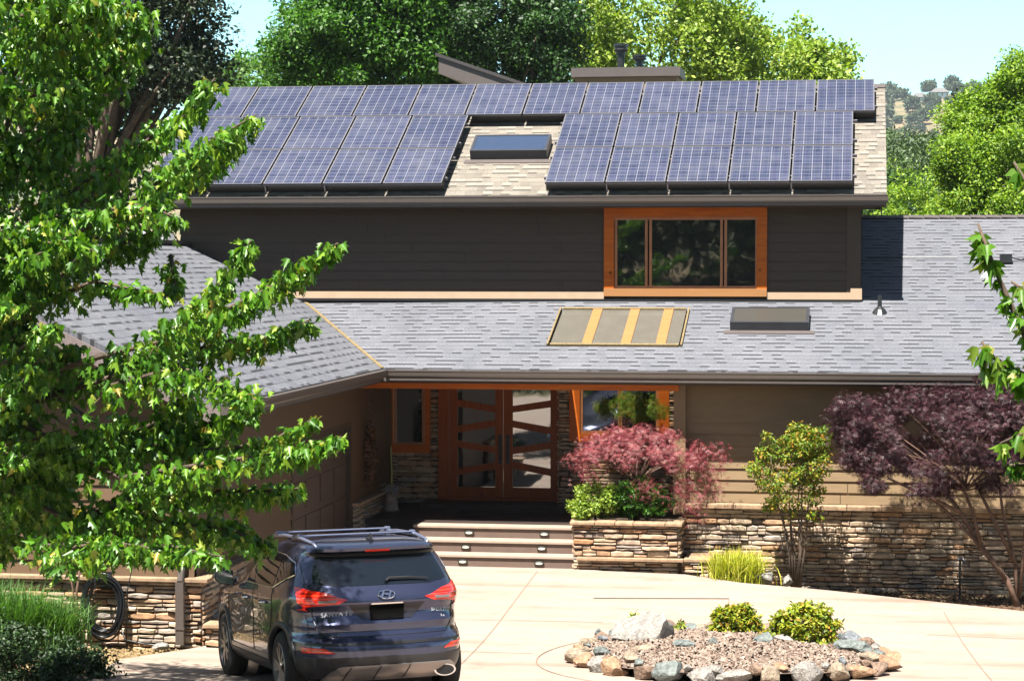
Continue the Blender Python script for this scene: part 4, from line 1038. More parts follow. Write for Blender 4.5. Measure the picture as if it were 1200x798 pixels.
# ------------------------------------------------------------ LEAVES
SH = {
 'maple': ([(0, 0, 0), (.26, .04, .05), (.52, .30, .10), (.24, .36, .06), (.36, .74, .06), (.11, .64, .02), (0, 1, -.05), (0, .45, -.03), (-.26, .04, .05), (-.52, .30, .10), (-.24, .36, .06), (-.36, .74, .06), (-.11, .64, .02)],
           [(0, 1, 2, 3, 7), (7, 3, 4, 5, 6), (0, 7, 10, 9, 8), (7, 6, 12, 11, 10)]),
 'droop': ([(0, 0, 0), (.20, .06, .16), (.40, .42, .30), (.17, .40, .12), (.26, .78, .16), (.08, .68, .04), (0, 1.08, -.16), (0, .45, -.10), (-.20, .06, .16), (-.40, .42, .30), (-.17, .40, .12), (-.26, .78, .16), (-.08, .68, .04)],
           [(0, 1, 2, 3, 7), (7, 3, 4, 5, 6), (0, 7, 10, 9, 8), (7, 6, 12, 11, 10)]),
 'oval': ([(0, 0, 0), (.26, .35, .07), (.20, .72, .06), (0, 1, -.04), (-.20, .72, .06), (-.26, .35, .07), (0, .5, -.02)],
          [(0, 1, 2, 3, 6), (0, 6, 3, 4, 5)]),
 'quad': ([(0, 0, 0), (.30, .5, .06), (0, 1, 0), (-.30, .5, .06)], [(0, 1, 2), (0, 2, 3)]),
 'lace': ([(0, 0, 0), (.05, .5, 0), (0, 1, -.1), (-.05, .5, 0), (.34, .42, .02), (.62, .72, -.08), (.26, .50, .02), (-.34, .42, .02), (-.62, .72, -.08), (-.26, .50, .02)],
          [(0, 1, 2, 3), (0, 4, 5, 6), (0, 9, 8, 7)]),
 'blade': ([(-.03, 0, 0), (.03, 0, 0), (.026, .5, .03), (0, 1, -.12), (-.026, .5, .03)], [(0, 1, 2, 4), (4, 2, 3)]),
}
rng = np.random.default_rng(11)
def leaves(name, mat, parent, P, D, Nn, S, shape):
    V, Fc = SH[shape]; V = np.array(V); n = len(P); k = len(V)
    D = D / (np.linalg.norm(D, axis=1, keepdims=True) + 1e-9); X = np.cross(D, Nn); X /= (np.linalg.norm(X, axis=1, keepdims=True) + 1e-9); Z = np.cross(X, D)
    S = np.asarray(S).reshape(-1, 1, 1) if np.ndim(S) else np.full((n, 1, 1), S)
    W = P[:, None, :] + S * (V[None, :, 0:1] * X[:, None, :] + V[None, :, 1:2] * D[:, None, :] + V[None, :, 2:3] * Z[:, None, :])
    me = bpy.data.meshes.new(name); me.vertices.add(n * k); me.vertices.foreach_set('co', W.reshape(-1).astype(np.float32))
    lens_ = np.array([len(f) for f in Fc]); idx = np.concatenate([np.array(f) for f in Fc])
    L_ = (idx[None, :] + (np.arange(n) * k)[:, None]).reshape(-1)
    me.loops.add(len(L_)); me.loops.foreach_set('vertex_index', L_.astype(np.int32))
    tot = np.tile(lens_, n); st = np.concatenate([[0], np.cumsum(tot)[:-1]])
    me.polygons.add(len(tot)); me.polygons.foreach_set('loop_start', st.astype(np.int32)); me.polygons.foreach_set('loop_total', tot.astype(np.int32))
    me.update(calc_edges=True)
    o = link(name, me, mat, parent); return o
def unit(n):
    v = rng.normal(size=(n, 3)); return v / np.linalg.norm(v, axis=1, keepdims=True)
def crown_pts(c, r, nc, per, cr, low=.55, fill=.35, flat=0.0):
    """leaf clumps spread in an ellipsoid, most near its surface; returns points, outward directions"""
    u = unit(nc * 2); u = u[u[:, 2] > -low][:nc]; nc = len(u)
    rad = rng.uniform(fill, 1, nc) ** .55
    C = np.array(c) + u * rad[:, None] * np.array(r)
    sz = cr * rng.uniform(.6, 1.35, nc)
    cl = np.repeat(np.arange(nc), per)
    v = unit(len(cl)); rr = rng.uniform(.0, 1, len(cl)) ** .4
    P = C[cl] + v * (rr * sz[cl])[:, None] * np.array([1, 1, .72])
    O = v * .7 + u[cl] * .5
    return P, O, C
def leaf_frames(P, O, droop=.3, up=.5):
    n = len(P); D = unit(n) * .8 + O * .5; D[:, 2] -= droop
    Nn = O * .6 + unit(n) * .8; Nn[:, 2] += up
    return D, Nn
def limb_tube(b, a, c, r0, r1, bend=.12, n=6, seg=5):
    a = np.array(a); c = np.array(c); L_ = np.linalg.norm(c - a); off = rng.normal(size=3) * L_ * bend; off[2] = abs(off[2]) * .4
    pts = []; rad = []
    for i in range(seg + 1):
        s = i / seg; pts.append(tuple(a + (c - a) * s + off * math.sin(s * math.pi) * .6)); rad.append(r0 + (r1 - r0) * s)
    b.tube(pts, rad, n)
M['bark'] = plain('bark', (.16, .11, .075), .9, var=.35, scale=12, bstr=.6)
M['bark_red'] = plain('reddish_bark', (.22, .12, .08), .8, var=.3, scale=14, bstr=.4)
def tree(name, label, cat, base, c, r, nc, per, cr, size, shape, mat, group=None, trunk_r=.2, bark=None, limbs=14, droop=.3, up=.5, low=.55, fill=.35, extra=None, sj=.3):
    root = empty(name, base, label, cat, group)
    P, O, C = crown_pts(c, r, nc, per, cr, low, fill)
    if extra:
        for (c2, r2, n2) in extra:
            P2, O2, C2 = crown_pts(c2, r2, n2, per, cr, low, fill); P = np.vstack([P, P2]); O = np.vstack([O, O2]); C = np.vstack([C, C2])
    D, Nn = leaf_frames(P, O, droop, up)
    leaves('crown', mat, root, P, D, Nn, size * rng.uniform(1 - sj, 1 + sj, len(P)), shape)
    b = MB(); fork = np.array(base) * .45 + np.array(c) * .55; fork[2] = base[2] + (c[2] - base[2]) * .55
    limb_tube(b, base, fork, trunk_r, trunk_r * .7, .05, 8)
    for i in rng.choice(len(C), min(limbs, len(C)), replace=False): limb_tube(b, fork, C[i], trunk_r * .45, trunk_r * .06)
    b.build('trunk', bark or M['bark'], root, True)
    return root
def ymat(name, stops, trans=.35, rough=.55, spec=.4, tcol=(1.3, 1.5, .45)): return island_mat(name, stops, rough, spec, trans, tcol)
G_bright = ymat('bright_leaves', [(0, (.035, .12, .012)), (.4, (.07, .20, .018)), (.75, (.13, .30, .03)), (1, (.22, .36, .05))])
G_mid = ymat('soft_green_leaves', [(0, (.03, .11, .008)), (.5, (.065, .21, .012)), (1, (.14, .34, .022))])
G_dark = ymat('dark_green_leaves', [(0, (.015, .05, .012)), (.6, (.035, .11, .018)), (1, (.08, .20, .03))], .25)
G_oak = ymat('oak_leaves', [(0, (.012, .03, .012)), (.7, (.03, .06, .02)), (1, (.07, .11, .04))], .15)
G_lime = ymat('lime_leaves', [(0, (.15, .26, .025)), (.5, (.28, .42, .045)), (1, (.44, .54, .09))])
G_laurel = ymat('laurel_leaves', [(0, (.08, .18, .01)), (.5, (.19, .34, .015)), (1, (.34, .48, .03))])
G_hill = ymat('hill_leaves', [(0, (.05, .10, .05)), (.6, (.09, .15, .07)), (1, (.15, .21, .11))], .15)
def W3(px, py, Y): return tuple(onY(px, py, Y))
def gtree(px, py, Y, rx, ry, rz, nc, per, cr, size, shape, mat, label, name='leafy_tree', **k):
    c = W3(px, py, Y); b_ = (c[0], c[1], height(c[0], c[1])); return tree(name, label, 'tree', b_, c, (rx, ry, rz), nc, per, cr, size, shape, mat, **k)
# background trees
gtree(415, 40, 60, 2.2, 2.2, 2.6, 90, 330, .62, .13, 'quad', G_mid, 'soft bright green tree behind the left half of the solar roof', 'evergreen_tree', fill=.2, extra=[(W3(365, 70, 60), (1.1, 1.1, 1.0), 25), (W3(455, -20, 60), (1.6, 1.6, 1.6), 35), (W3(470, 70, 60), (1.4, 1.4, 1.4), 25)], low=.9)
gtree(585, 30, 62, 2.1, 2.1, 3.2, 100, 330, .6, .13, 'quad', G_dark, 'dark green tree between the soft green tree and the lime green trees', 'evergreen_tree', fill=.2, extra=[(W3(525, 20, 62), (1.2, 1.2, 2.2), 35), (W3(640, 50, 61), (1.0, 1, 1.6), 25)], low=.9)
gtree(755, 20, 66, 3.4, 2.4, 2.6, 95, 190, .65, .15, 'quad', G_lime, 'tall lime green tree behind the chimney flues', fill=.3, low=.9, extra=[(W3(690, 40, 66), (1.2, 1.6, 2.2), 24), (W3(820, 60, 66), (1.6, 1.6, 1.8), 26)])
gtree(905, 85, 68, 2.4, 2.2, 1.6, 60, 190, .6, .15, 'quad', G_lime, 'lower lime green tree reaching right past the solar roof', fill=.25, low=.9, extra=[(W3(960, 85, 68), (1.1, 1.2, 1.0), 18), (W3(860, 50, 68), (1.4, 1.4, 1.3), 20)])
gtree(1195, 190, 55, 2.1, 2.4, 2.4, 130, 420, .46, .09, 'oval', G_laurel, 'bright green bushy tree behind the right roof ridge', fill=.2, low=.95, extra=[(W3(1138, 205, 54), (.85, 1.2, 1.0), 40), (W3(1205, 110, 55), (.9, 1, 1.1), 30), (W3(1160, 150, 55), (.8, 1, .9), 26), (W3(1190, 260, 54), (1.9, 1.4, .8), 45)])
gtree(95, 30, 50, 3.2, 3, 2.6, 100, 190, .62, .13, 'quad', G_oak, 'dark oak high behind the left wing, seen past the near maple', 'oak_tree', fill=.25, low=.8, trunk_r=.35, limbs=26, extra=[(W3(215, 30, 50), (1.0, 1, 1.2), 22), (W3(230, 85, 50), (.8, .8, .6), 12), (W3(170, 90, 50), (1.2, 1, .9), 18)])
gtree(60, 190, 52, 4.0, 3, 2.4, 70, 170, .7, .16, 'quad', G_dark, 'shaded green tree low behind the left wing roof', fill=.3, low=.9)
for i, (px, py, Y, r_) in enumerate(((255, 105, 90, 1.6), (290, 98, 95, 1.5), (325, 100, 92, 1.7))):
    gtree(px, py, Y, r_, r_, r_ * .8, 24, 110, .6, .2, 'quad', G_bright, ['small far tree at the left of the gap between oak and soft green tree', 'small far tree in the middle of the gap left of the soft green tree', 'small far tree touching the soft green tree at the roof ridge'][i], 'small_tree', limbs=4)
G_slope = ymat('slope_leaves', [(0, (.035, .08, .025)), (.6, (.08, .15, .045)), (1, (.16, .24, .08))], .2)
mids = [(1052, 235, 90, 1.5, G_dark, 'dark green tree low beside the end of the upper roof'), (1075, 200, 110, 2.1, G_slope, 'mid green tree below the hill, between roof end and laurel'), (1045, 190, 150, 2.6, G_slope, 'green tree at the foot of the hill, nearest the panels'),
        (1090, 190, 190, 3.4, G_hill, 'dull green tree on the lower hillside'), (1142, 128, 210, 2.3, G_hill, 'tall dull green tree rising beside the hill houses'), (1120, 185, 200, 3.0, G_hill, 'rounded dull green tree behind the laurel'), (1040, 220, 120, 2.2, G_laurel, 'yellow green tree half hidden by the roof end'), (1070, 245, 85, 1.6, G_laurel, 'low yellow green tree above the right roof ridge')]
for px, py, Y, r_, mt_, lb in mids:
    gtree(px, py, Y, r_, r_, r_ * .85, 50, 110, r_ * .3, .11 * Y / 70, 'quad', mt_, lb, 'slope_tree', limbs=4, fill=.2, low=.9)
# far hillside trees (shared meshes)
protos = []
for k_ in range(3):
    c0 = (0, 0, 5.0); rt = tree('hillside_tree', 'small blue green tree on the far dry hillside', 'tree', (0, 0, 0), c0, (4.4, 4.4, 3.6), 22, 46, 1.7, 1.7, 'quad', G_hill, 'trees on the far hillside', .4, limbs=3, fill=.2, low=.8)
    protos.append(rt)
rr = random.Random(5); used = 0
for i in range(240):
    Y = rr.uniform(820, 1400); px = rr.uniform(1020, 1165) if i < 145 else rr.uniform(1165, 1600)
    v = ray(px, 200); X = v.x * Y / v.y
    if i < 12: Y = 1440 + rr.uniform(-10, 25); px = [1040, 1044, 1048, 1053, 1057, 1089, 1116, 1125, 1135, 1150, 1037, 1120][i]; v = ray(px, 100); X = v.x * Y / v.y
    pr = protos[i % 3]
    o = pr if i < 3 else copy_tree(pr)
    o.location = (X, Y, height(X, Y) - .5); s_ = rr.uniform(.5, 1.05); o.scale = (s_, s_, s_ * rr.uniform(.8, 1.3)); o.rotation_euler = (0, 0, rr.uniform(0, 6))
# two houses on the hill
def hill_house(px, wd, label, h_):
    Y = 1405; v = ray(px, 105); X = v.x * Y / v.y; z = height(X, Y) - 1
    r_ = empty('hill_house', (X, Y, z), label, 'house', 'houses on the far hilltop')
    b = MB(); b.box((X - wd / 2, Y - 4, z), (X + wd / 2, Y + 4, z + h_)); wl = b.build('wall', plain('hill_house_wall', (.30, .27, .25), .8), r_)
    for k_ in range(3):
        b = MB(); x = X + (k_ - 1) * wd * .3; b.box((x - 1.1, Y - 4.1, z + 1.2), (x + 1.1, Y - 4.01, z + h_ - .5)); b.build('window', M['glass'], r_)
    b = MB(); e = 1.0
    b.add([(X - wd / 2 - e, Y - 5, z + h_), (X + wd / 2 + e, Y - 5, z + h_), (X + wd / 2 + e, Y + 5, z + h_), (X - wd / 2 - e, Y + 5, z + h_), (X - wd / 4, Y, z + h_ + 3), (X + wd / 4, Y, z + h_ + 3)], [(0, 1, 5, 4), (1, 2, 5), (2, 3, 4, 5), (3, 0, 4), (3, 2, 1, 0)])
    b.build('roof', plain('hill_roof', (.20, .20, .20), .7), r_)
hill_house(1078, 9, 'low pale roofed house on the far hilltop, left of the two', 3.2)
hill_house(1101, 10, 'pale grey roofed house on the far hilltop, right of the two', 4.5)

# trees behind the camera, mirrored in the window glass and shading the sky there
for i, (x, y) in enumerate(((-24, 0), (-17, -6), (-10.5, -8.5), (-4, -9.5), (3, -9.5), (10, -8), (17, -4), (24, 2))):
    z = height(x, y)
    tree('hillside_oak', ['oak on the slope far left of the drive', 'second oak up the slope behind the viewer', 'third oak up the slope behind the viewer', 'oak straight up the slope behind the viewer', 'fifth oak up the slope', 'sixth oak up the slope', 'oak up the slope to the right', 'oak on the slope far right of the drive'][i], 'tree',
         (x, y, z), (x, y, z + 4.0), (4.6, 3.4, 4.6), 90, 70, 1.15, .42, 'quad', G_dark, 'oaks on the slope facing the house', .35, limbs=8, fill=.2, low=.98)

n = 60000; X = rng.uniform(-18, 13, n); Y = rng.uniform(1.5, 15.6, n); k_ = .5 + .5 * np.sin(X * 1.9 + np.sin(Y * 1.3) * 2) * np.sin(Y * 1.7 + 1)
Z = np.array([gz(y) for y in Y]) + rng.uniform(0, 1, n) * (.3 + .5 * k_) * np.clip((16.6 - Y) / 4, .25, 1)
tag(leaves('hillside_brush', G_dark, None, np.stack([X, Y, Z], 1), unit(n), unit(n) * .6 + np.array([0, 0, .8]), .17 * rng.uniform(.6, 1.3, n), 'oval'), kind='stuff')
# ------------------------------------------------------------ near maple at the left
MAPLE = ymat('maple_leaves', [(0, (.04, .14, .006)), (.35, (.085, .25, .010)), (.7, (.16, .36, .018)), (.95, (.28, .45, .035)), (.99, (.42, .42, .06)), (1, (.42, .28, .06))], .30, .45, .55)
root = empty('maple_tree', (-10.6, 21, gz(21) - .05), 'large leafy green maple filling the left side in front of the wing', 'tree')
LP = []; LD = []; LN = []; LS = []; TW = MB(); LK = 1.6
def spray(pts, n, wd, depth, d2=None, size=.112, droopy=.9):
    n = int(n * LK)
    """pts in pixels from inner to tip"""
    d2 = depth if d2 is None else d2
    Q_ = [np.array(onY(px, py, depth + (d2 - depth) * i / max(1, len(pts) - 1))) for i, (px, py) in enumerate(pts)]
    seg = [0]
    for a, c_ in zip(Q_, Q_[1:]): seg.append(seg[-1] + np.linalg.norm(a - c_))
    Q_ = np.array(Q_); s_ = rng.uniform(.0, 1, n) ** .85 * seg[-1]
    B = np.stack([np.interp(s_, seg, Q_[:, k]) for k in range(3)], 1)
    tt = s_ / seg[-1]; w_ = wd * (1.05 - .75 * tt ** 1.5)
    off = rng.normal(size=(n, 3)) * w_[:, None] * np.array([.55, .8, .38]); off[:, 2] -= w_ * .25
    # leaves gather along side twigs
    ntw = max(4, n // 14); ct = rng.integers(0, ntw, n); tw = rng.normal(size=(ntw, 3)) * np.array([.6, .8, .4]); 
    P = B + off
    D = rng.normal(size=(n, 3)) * .42; D[:, 2] -= droopy
    Nn = rng.normal(size=(n, 3)) * 1.0; Nn[:, 1] -= .4; Nn[:, 2] += .35
    LP.append(P); LD.append(D); LN.append(Nn); LS.append(size * rng.uniform(.6, 1.2, n))
    TW.tube([tuple(q) for q in Q_], [.022 * (1 - .8 * i / (len(Q_) - 1)) + .004 for i in range(len(Q_))], 5)
    for j in range(ntw):
        k_ = rng.integers(0, n); TW.tube([tuple(B[k_]), tuple(P[k_])], [.004, .002], 4)
named = [([(60, 240), (150, 180), (225, 130), (252, 92)], 300, .28, 21), ([(60, 290), (150, 240), (240, 170), (300, 135)], 330, .26, 20.5), ([(180, 215), (240, 200), (285, 160)], 130, .16, 20.8),
         ([(60, 320), (130, 290), (190, 268)], 150, .28, 21.5), ([(110, 420), (190, 400), (260, 330), (294, 282)], 260, .22, 20), ([(150, 430), (250, 370), (330, 330), (396, 285)], 430, .22, 20.5),
         ([(170, 430), (260, 400), (320, 395), (362, 375)], 300, .24, 21), ([(120, 455), (210, 430), (290, 462), (300, 470)], 260, .26, 20), ([(130, 520), (230, 500), (300, 480)], 300, .28, 21),
         ([(140, 560), (260, 540), (340, 530), (400, 512)], 420, .20, 20), ([(220, 530), (310, 520), (370, 490)], 150, .15, 20.4), ([(110, 600), (220, 575), (315, 575), (350, 572)], 360, .26, 20.5),
         ([(80, 640), (180, 610), (270, 620), (318, 640)], 380, .28, 20.8), ([(40, 640), (130, 635), (215, 648)], 280, .24, 20.2), ([(140, 640), (200, 640), (260, 652)], 130, .16, 20), ([(200, 300), (205, 330), (195, 350)], 60, .12, 21),
         ([(100, 250), (170, 240), (212, 258)], 120, .18, 20.5), ([(-20, 200), (60, 150), (150, 60), (168, 10)], 380, .34, 21.5), ([(0, 120), (80, 60), (150, 0)], 300, .34, 21.2), ([(60, 350), (110, 330), (190, 345)], 100, .16, 20.5)]
for pts, n, wd, dp in named: spray(pts, n, wd, dp, dp - .6)
def xmax(y): return float(np.interp(y, [-100, 0, 100, 200, 260, 300, 345, 390, 430, 480, 560, 620, 650], [170, 165, 165, 190, 150, 105, 70, 90, 200, 250, 280, 290, 230]))
pr = random.Random(8); cnt = 0
while cnt < 108:
    y1 = pr.uniform(-60, 640); x1 = pr.uniform(-40, 1) if pr.random() < .25 else pr.uniform(0, xmax(y1))
    if x1 > xmax(y1): continue
    L_ = pr.uniform(70, 150); a = R(pr.uniform(-10, 55)); x0 = x1 - L_ * math.cos(a); y0 = y1 + L_ * math.sin(a) * .8
    y0 = min(y0, 645)
    dp = pr.uniform(19.8, 22.5)
    spray([(x0, y0), ((x0 + x1) / 2, (y0 + y1) / 2 + pr.uniform(-10, 10)), (x1, y1)], 150, .27, dp, dp - pr.uniform(0, .8)); cnt += 1
leaves('crown', MAPLE, root, np.vstack(LP), np.vstack(LD), np.vstack(LN), np.concatenate(LS), 'droop')
b = MB(); fk = (-10.2, 21.2, 3.0); b.tube([(-10.6, 21, gz(21) - .1), (-10.5, 21.05, 1.6), fk, (-9.9, 21.5, 5.2), (-9.4, 21.8, 8)], [.22, .18, .16, .12, .05], 10)
for (px, py, dp) in ((150, 180, 21), (150, 240, 20.6), (190, 400, 20.2), (170, 430, 21), (140, 560, 20.3), (100, 620, 20.6), (60, 120, 21.5), (50, 40, 21.3), (60, 320, 21.5), (120, 500, 22)):
    limb_tube(b, (fk[0], fk[1], fk[2] + pr.uniform(-.6, 1.8)), onY(px, py, dp), .07, .018, .08)
b.add(TW.v, TW.f); b.build('trunk', M['bark'], root, True)
# near branch at the right edge
root = empty('young_maple', (1.75, 14, gz(14) - .05), 'young maple at the right edge with large drooping pale green leaves', 'tree')
LP, LD, LN, LS = [], [], [], []; TW = MB(); LK = 1.0
for pts, n, wd, dp in (([(1235, 460), (1195, 380), (1168, 320), (1146, 262)], 46, .07, 14), ([(1250, 480), (1200, 440), (1165, 420), (1150, 400)], 50, .11, 14.1), ([(1260, 520), (1215, 500), (1172, 520)], 34, .08, 13.9), ([(1260, 560), (1215, 545), (1178, 545)], 22, .06, 14),
                       ([(1270, 300), (1220, 240), (1188, 190)], 30, .07, 14.2), ([(1260, 420), (1215, 350), (1185, 330)], 50, .10, 14.2), ([(1300, 600), (1330, 400), (1290, 200)], 160, .4, 14.4)):
    spray(pts, n, wd, dp, dp, .125)
G_young = ymat('young_leaves', [(0, (.08, .24, .015)), (.6, (.16, .36, .03)), (.85, (.34, .48, .07)), (1, (.5, .45, .12))], .45, .35, .6)
leaves('crown', G_young, root, np.vstack(LP), np.vstack(LD), np.vstack(LN), np.concatenate(LS), 'droop')
b = MB(); b.tube([(1.75, 14, gz(14) - .1), (1.7, 14.05, 3), (1.75, 14.1, 5), (1.8, 14.2, 6.5)], [.06, .05, .035, .015], 8)
for (px, py) in ((1235, 460), (1260, 520), (1270, 300), (1260, 420), (1260, 560)): limb_tube(b, (1.73, 14.05, float(onY(px, py + 60, 14).z)), onY(px, py, 14.1), .015, .008, .05)
b.add(TW.v, TW.f); b.build('trunk', M['bark'], root, True)

# ------------------------------------------------------------ garden plants by the house
PINK = ymat('pink_lace_leaves', [(0, (.14, .02, .03)), (.4, (.34, .06, .08)), (.75, (.50, .14, .16)), (1, (.55, .33, .28))], .3, .5, .35, (1.3, .8, .8))
PURP = ymat('purple_leaves', [(0, (.016, .004, .008)), (.5, (.042, .010, .018)), (.85, (.09, .026, .036)), (1, (.22, .11, .13))], .12, .5, .3, (1.4, .6, .7))
root = empty('pink_maple', (-3.75, 37.2, .7), 'pink laceleaf maple spilling over the stone planter', 'shrub')
P, O, C = crown_pts(W3(752, 538, 36.9), (1.12, .8, .55), 115, 80, .17, .15, .6)
hang = []
for px, py, hl in ((835, 545, .5), (815, 560, .7), (800, 560, .5), (680, 525, .3), (840, 520, .3), (690, 540, .3), (760, 560, .3)):
    c_ = np.array(W3(px, py, 36.4)); n = 170; q = c_ + rng.normal(size=(n, 3)) * np.array([.13, .13, .05]); q[:, 2] -= rng.uniform(0, hl, n); hang.append(q)
q = np.vstack(hang); P = np.vstack([P, q]); O = np.vstack([O, unit(len(q)) * .4])
D = O * .6 + unit(len(P)) * .3; D[:, 2] -= .7; Nn = O * .5 + unit(len(P)) * .5; Nn[:, 2] += .6
leaves('crown', PINK, root, P, D, Nn, .07 * rng.uniform(.7, 1.3, len(P)), 'lace')
b = MB(); b.tube([(-3.75, 37.2, .65), (-3.7, 37.1, 1.0), (-3.85, 37.0, 1.35), (-3.6, 36.95, 1.6)], [.06, .05, .04, .03], 8)
for i in rng.choice(len(C), 16): limb_tube(b, (-3.7, 37.0, 1.35), C[i], .02, .004)
b.build('trunk', M['bark_red'], root, True)
def bush(name, label, cat, base, c, r, nc, per, cr, size, shape, mat, **k): return tree(name, label, cat, base, c, r, nc, per, cr, size, shape, mat, trunk_r=k.pop('trunk_r', .025), **k)
bush('green_maple', 'small green maple rising behind the pink maple before the orange window', 'shrub', (-3.9, 38.8, .7), W3(738, 480, 38.8), (.62, .35, .24), 26, 70, .17, .09, 'lace', ymat('light_green_lace', [(0, (.12, .28, .02)), (.7, (.28, .42, .04)), (1, (.5, .3, .06))]), limbs=10, bark=M['bark_red'])
bush('yellow_green_shrub', 'bright yellow green feathery plant at the left corner of the planter', 'shrub', (-4.4, 36.8, .7), W3(697, 585, 36.7), (.36, .3, .30), 40, 60, .11, .06, 'oval', G_lime, limbs=6, low=.9, extra=[(W3(682, 598, 36.45), (.2, .15, .12), 14)])
bush('dark_leafy_shrub', 'dark green leafy shrub under the pink maple in the planter', 'shrub', (-3.5, 36.9, .7), W3(748, 585, 36.8), (.56, .35, .30), 55, 60, .12, .07, 'oval', G_mid, limbs=6, low=.9)
GOLD = ymat('gold_green_leaves', [(0, (.12, .22, .012)), (.5, (.30, .38, .02)), (.85, (.48, .44, .03)), (1, (.50, .24, .05))], .3)
CREPE = ymat('crepe_leaves', [(0, (.07, .17, .010)), (.5, (.20, .32, .015)), (.8, (.40, .40, .02)), (1, (.55, .24, .03))], .3)
zb = -.28
root = bush('slender_shrub', 'upright green shrub with orange tips between the pink and purple maples', 'shrub', (-1.1, 36.1, zb), W3(925, 545, 36.0), (.74, .45, .56), 105, 50, .12, .055, 'oval', CREPE, limbs=0, fill=.25, low=.85, extra=[(W3(945, 512, 36), (.45, .35, .2), 24), (W3(915, 590, 36), (.3, .3, .3), 12), (W3(948, 590, 36), (.2, .2, .25), 8)])
b = MB()
for (px, py, q) in ((915, 590, -.10), (925, 600, .0), (935, 590, .08), (948, 580, .16), (905, 570, -.05), (940, 560, .1)):
    e = onY(px, py, 36.0); b.tube([(-1.05 + q * .4, 36.1, zb), (-1.05 + q, 36.05, .4), tuple(e), tuple(e + Vector((q * .5, 0, .5)))], [.022, .018, .012, .006], 6)
b.build('stems', M['bark'], root, True)
root = empty('purple_maple', (2.3, 35.4, -.3), 'dark purple japanese maple on crooked reddish stems before the stone wall', 'tree')
P, O, C = crown_pts(W3(1100, 512, 35.6), (1.70, 1.1, .80), 235, 125, .20, .7, .5)
for (c2, r2, n2) in ((W3(1165, 480, 35.6), (.9, .8, .6), 60), (W3(1010, 490, 35.6), (.5, .5, .4), 24), (W3(1060, 560, 35.4), (.9, .7, .35), 40), (W3(1190, 550, 35.4), (.6, .5, .5), 30)):
    P2, O2, C2 = crown_pts(c2, r2, n2, 125, .18, .7, .4); P = np.vstack([P, P2]); O = np.vstack([O, O2]); C = np.vstack([C, C2])
D = O * .6 + unit(len(P)) * .4; D[:, 2] -= .5; Nn = O * .5 + unit(len(P)) * .6; Nn[:, 2] += .6
leaves('crown', PURP, root, P, D, Nn, .068 * rng.uniform(.7, 1.3, len(P)), 'lace')
b = MB()
st_ = [[(1195, 715), (1180, 680), (1150, 640), (1125, 600), (1105, 570)], [(1192, 715), (1190, 660), (1175, 600), (1170, 560)], [(1178, 678), (1140, 630), (1110, 600), (1075, 570)], [(1150, 640), (1140, 600), (1122, 555)], [(1195, 700), (1200, 640), (1205, 560)], [(1125, 600), (1095, 585), (1040, 560)], [(1190, 660), (1160, 600), (1140, 560)]]
for i, s_ in enumerate(st_):
    n = len(s_); b.tube([tuple(onY(px, py, 35.4 + .05 * k_)) for k_, (px, py) in enumerate(s_)], [(.055 if i == 0 else .032) * (1 - .6 * k_ / n) for k_ in range(n)], 8)
for i in rng.choice(len(C), 24): limb_tube(b, onY(1130, 575, 35.5), C[i], .018, .004)
b.build('trunk', M['bark_red'], root, True)
# grasses
def grass_clump(name, label, c, n, L_, spread, mat, cat='grass clump'):
    root = empty(name, tuple(c), label, cat)
    P = np.array(c) + rng.normal(size=(n, 3)) * np.array([spread, spread, 0]) * .4; ang = rng.uniform(0, 2 * math.pi, n); lean = rng.uniform(.1, 1.0, n)
    V_ = []; 
    b = MB()
    for i in range(n):
        p = P[i]; l = L_ * rng.uniform(.6, 1.1); dx, dy = math.cos(ang[i]) * lean[i], math.sin(ang[i]) * lean[i]; w_ = .006 + .004 * rng.random()
        sx, sy = -math.sin(ang[i]) * w_, math.cos(ang[i]) * w_
        pts = [(p[0] + dx * l * s * s * .9, p[1] + dy * l * s * s * .9, p[2] + l * (s - .35 * lean[i] * s * s * s)) for s in (0, .35, .7, 1)]
        vs = []
        for k_, q in enumerate(pts):
            f_ = (1, .9, .6, .05)[k_]; vs += [(q[0] - sx * f_, q[1] - sy * f_, q[2]), (q[0] + sx * f_, q[1] + sy * f_, q[2])]
        b.add(vs, [(0, 1, 3, 2), (2, 3, 5, 4), (4, 5, 7, 6)])
    b.build('blades', mat, root); return root
grass_clump('golden_grass', 'bright yellow grass tuft at the foot of the stone wall', (onZ(862, 682, -.02).x, 35.75, -.12), 1500, .62, .42, ymat('yellow_grass', [(0, (.34, .42, .02)), (.5, (.60, .62, .04)), (1, (.75, .70, .12))], .3))
c = onZ(30, 748, .30)
for i, (dx, dy, s_) in enumerate(((0, 0, 1), (.35, .15, .8), (-.5, .1, 1.1))):
    grass_clump('ornamental_grass', ['tall green grass clump below the maple, nearest the left edge of the drive bed', 'smaller green grass clump beside the hose, right of the tall ones', 'tallest green grass clump cut by the left picture edge'][i], (c.x + dx, c.y + dy, .2), 900, .85 * s_, .35, ymat('green_grass_' + str(i), [(0, (.05, .15, .02)), (.5, (.10, .26, .04)), (1, (.2, .38, .10))], .3))
DK = ymat('ground_shrub_leaves', [(0, (.012, .04, .01)), (.7, (.03, .08, .015)), (1, (.06, .13, .03))], .15)
for i, (px, py, Y, rx, rz) in enumerate(((20, 775, 24.6, .75, .42), (85, 790, 24.4, .42, .30), (-50, 760, 24.6, .8, .6))):
    c_ = W3(px, py, Y); bush('dark_shrub', ['dark low shrub in the bottom left corner', 'dark low shrub reaching onto the drive at the bottom left', 'dark shrub mostly outside the left edge'][i], 'shrub', (c_[0], c_[1], gz(Y) - .07), c_, (rx, .6, rz), 70, 80, .16, .05, 'oval', DK, limbs=5, low=.9)

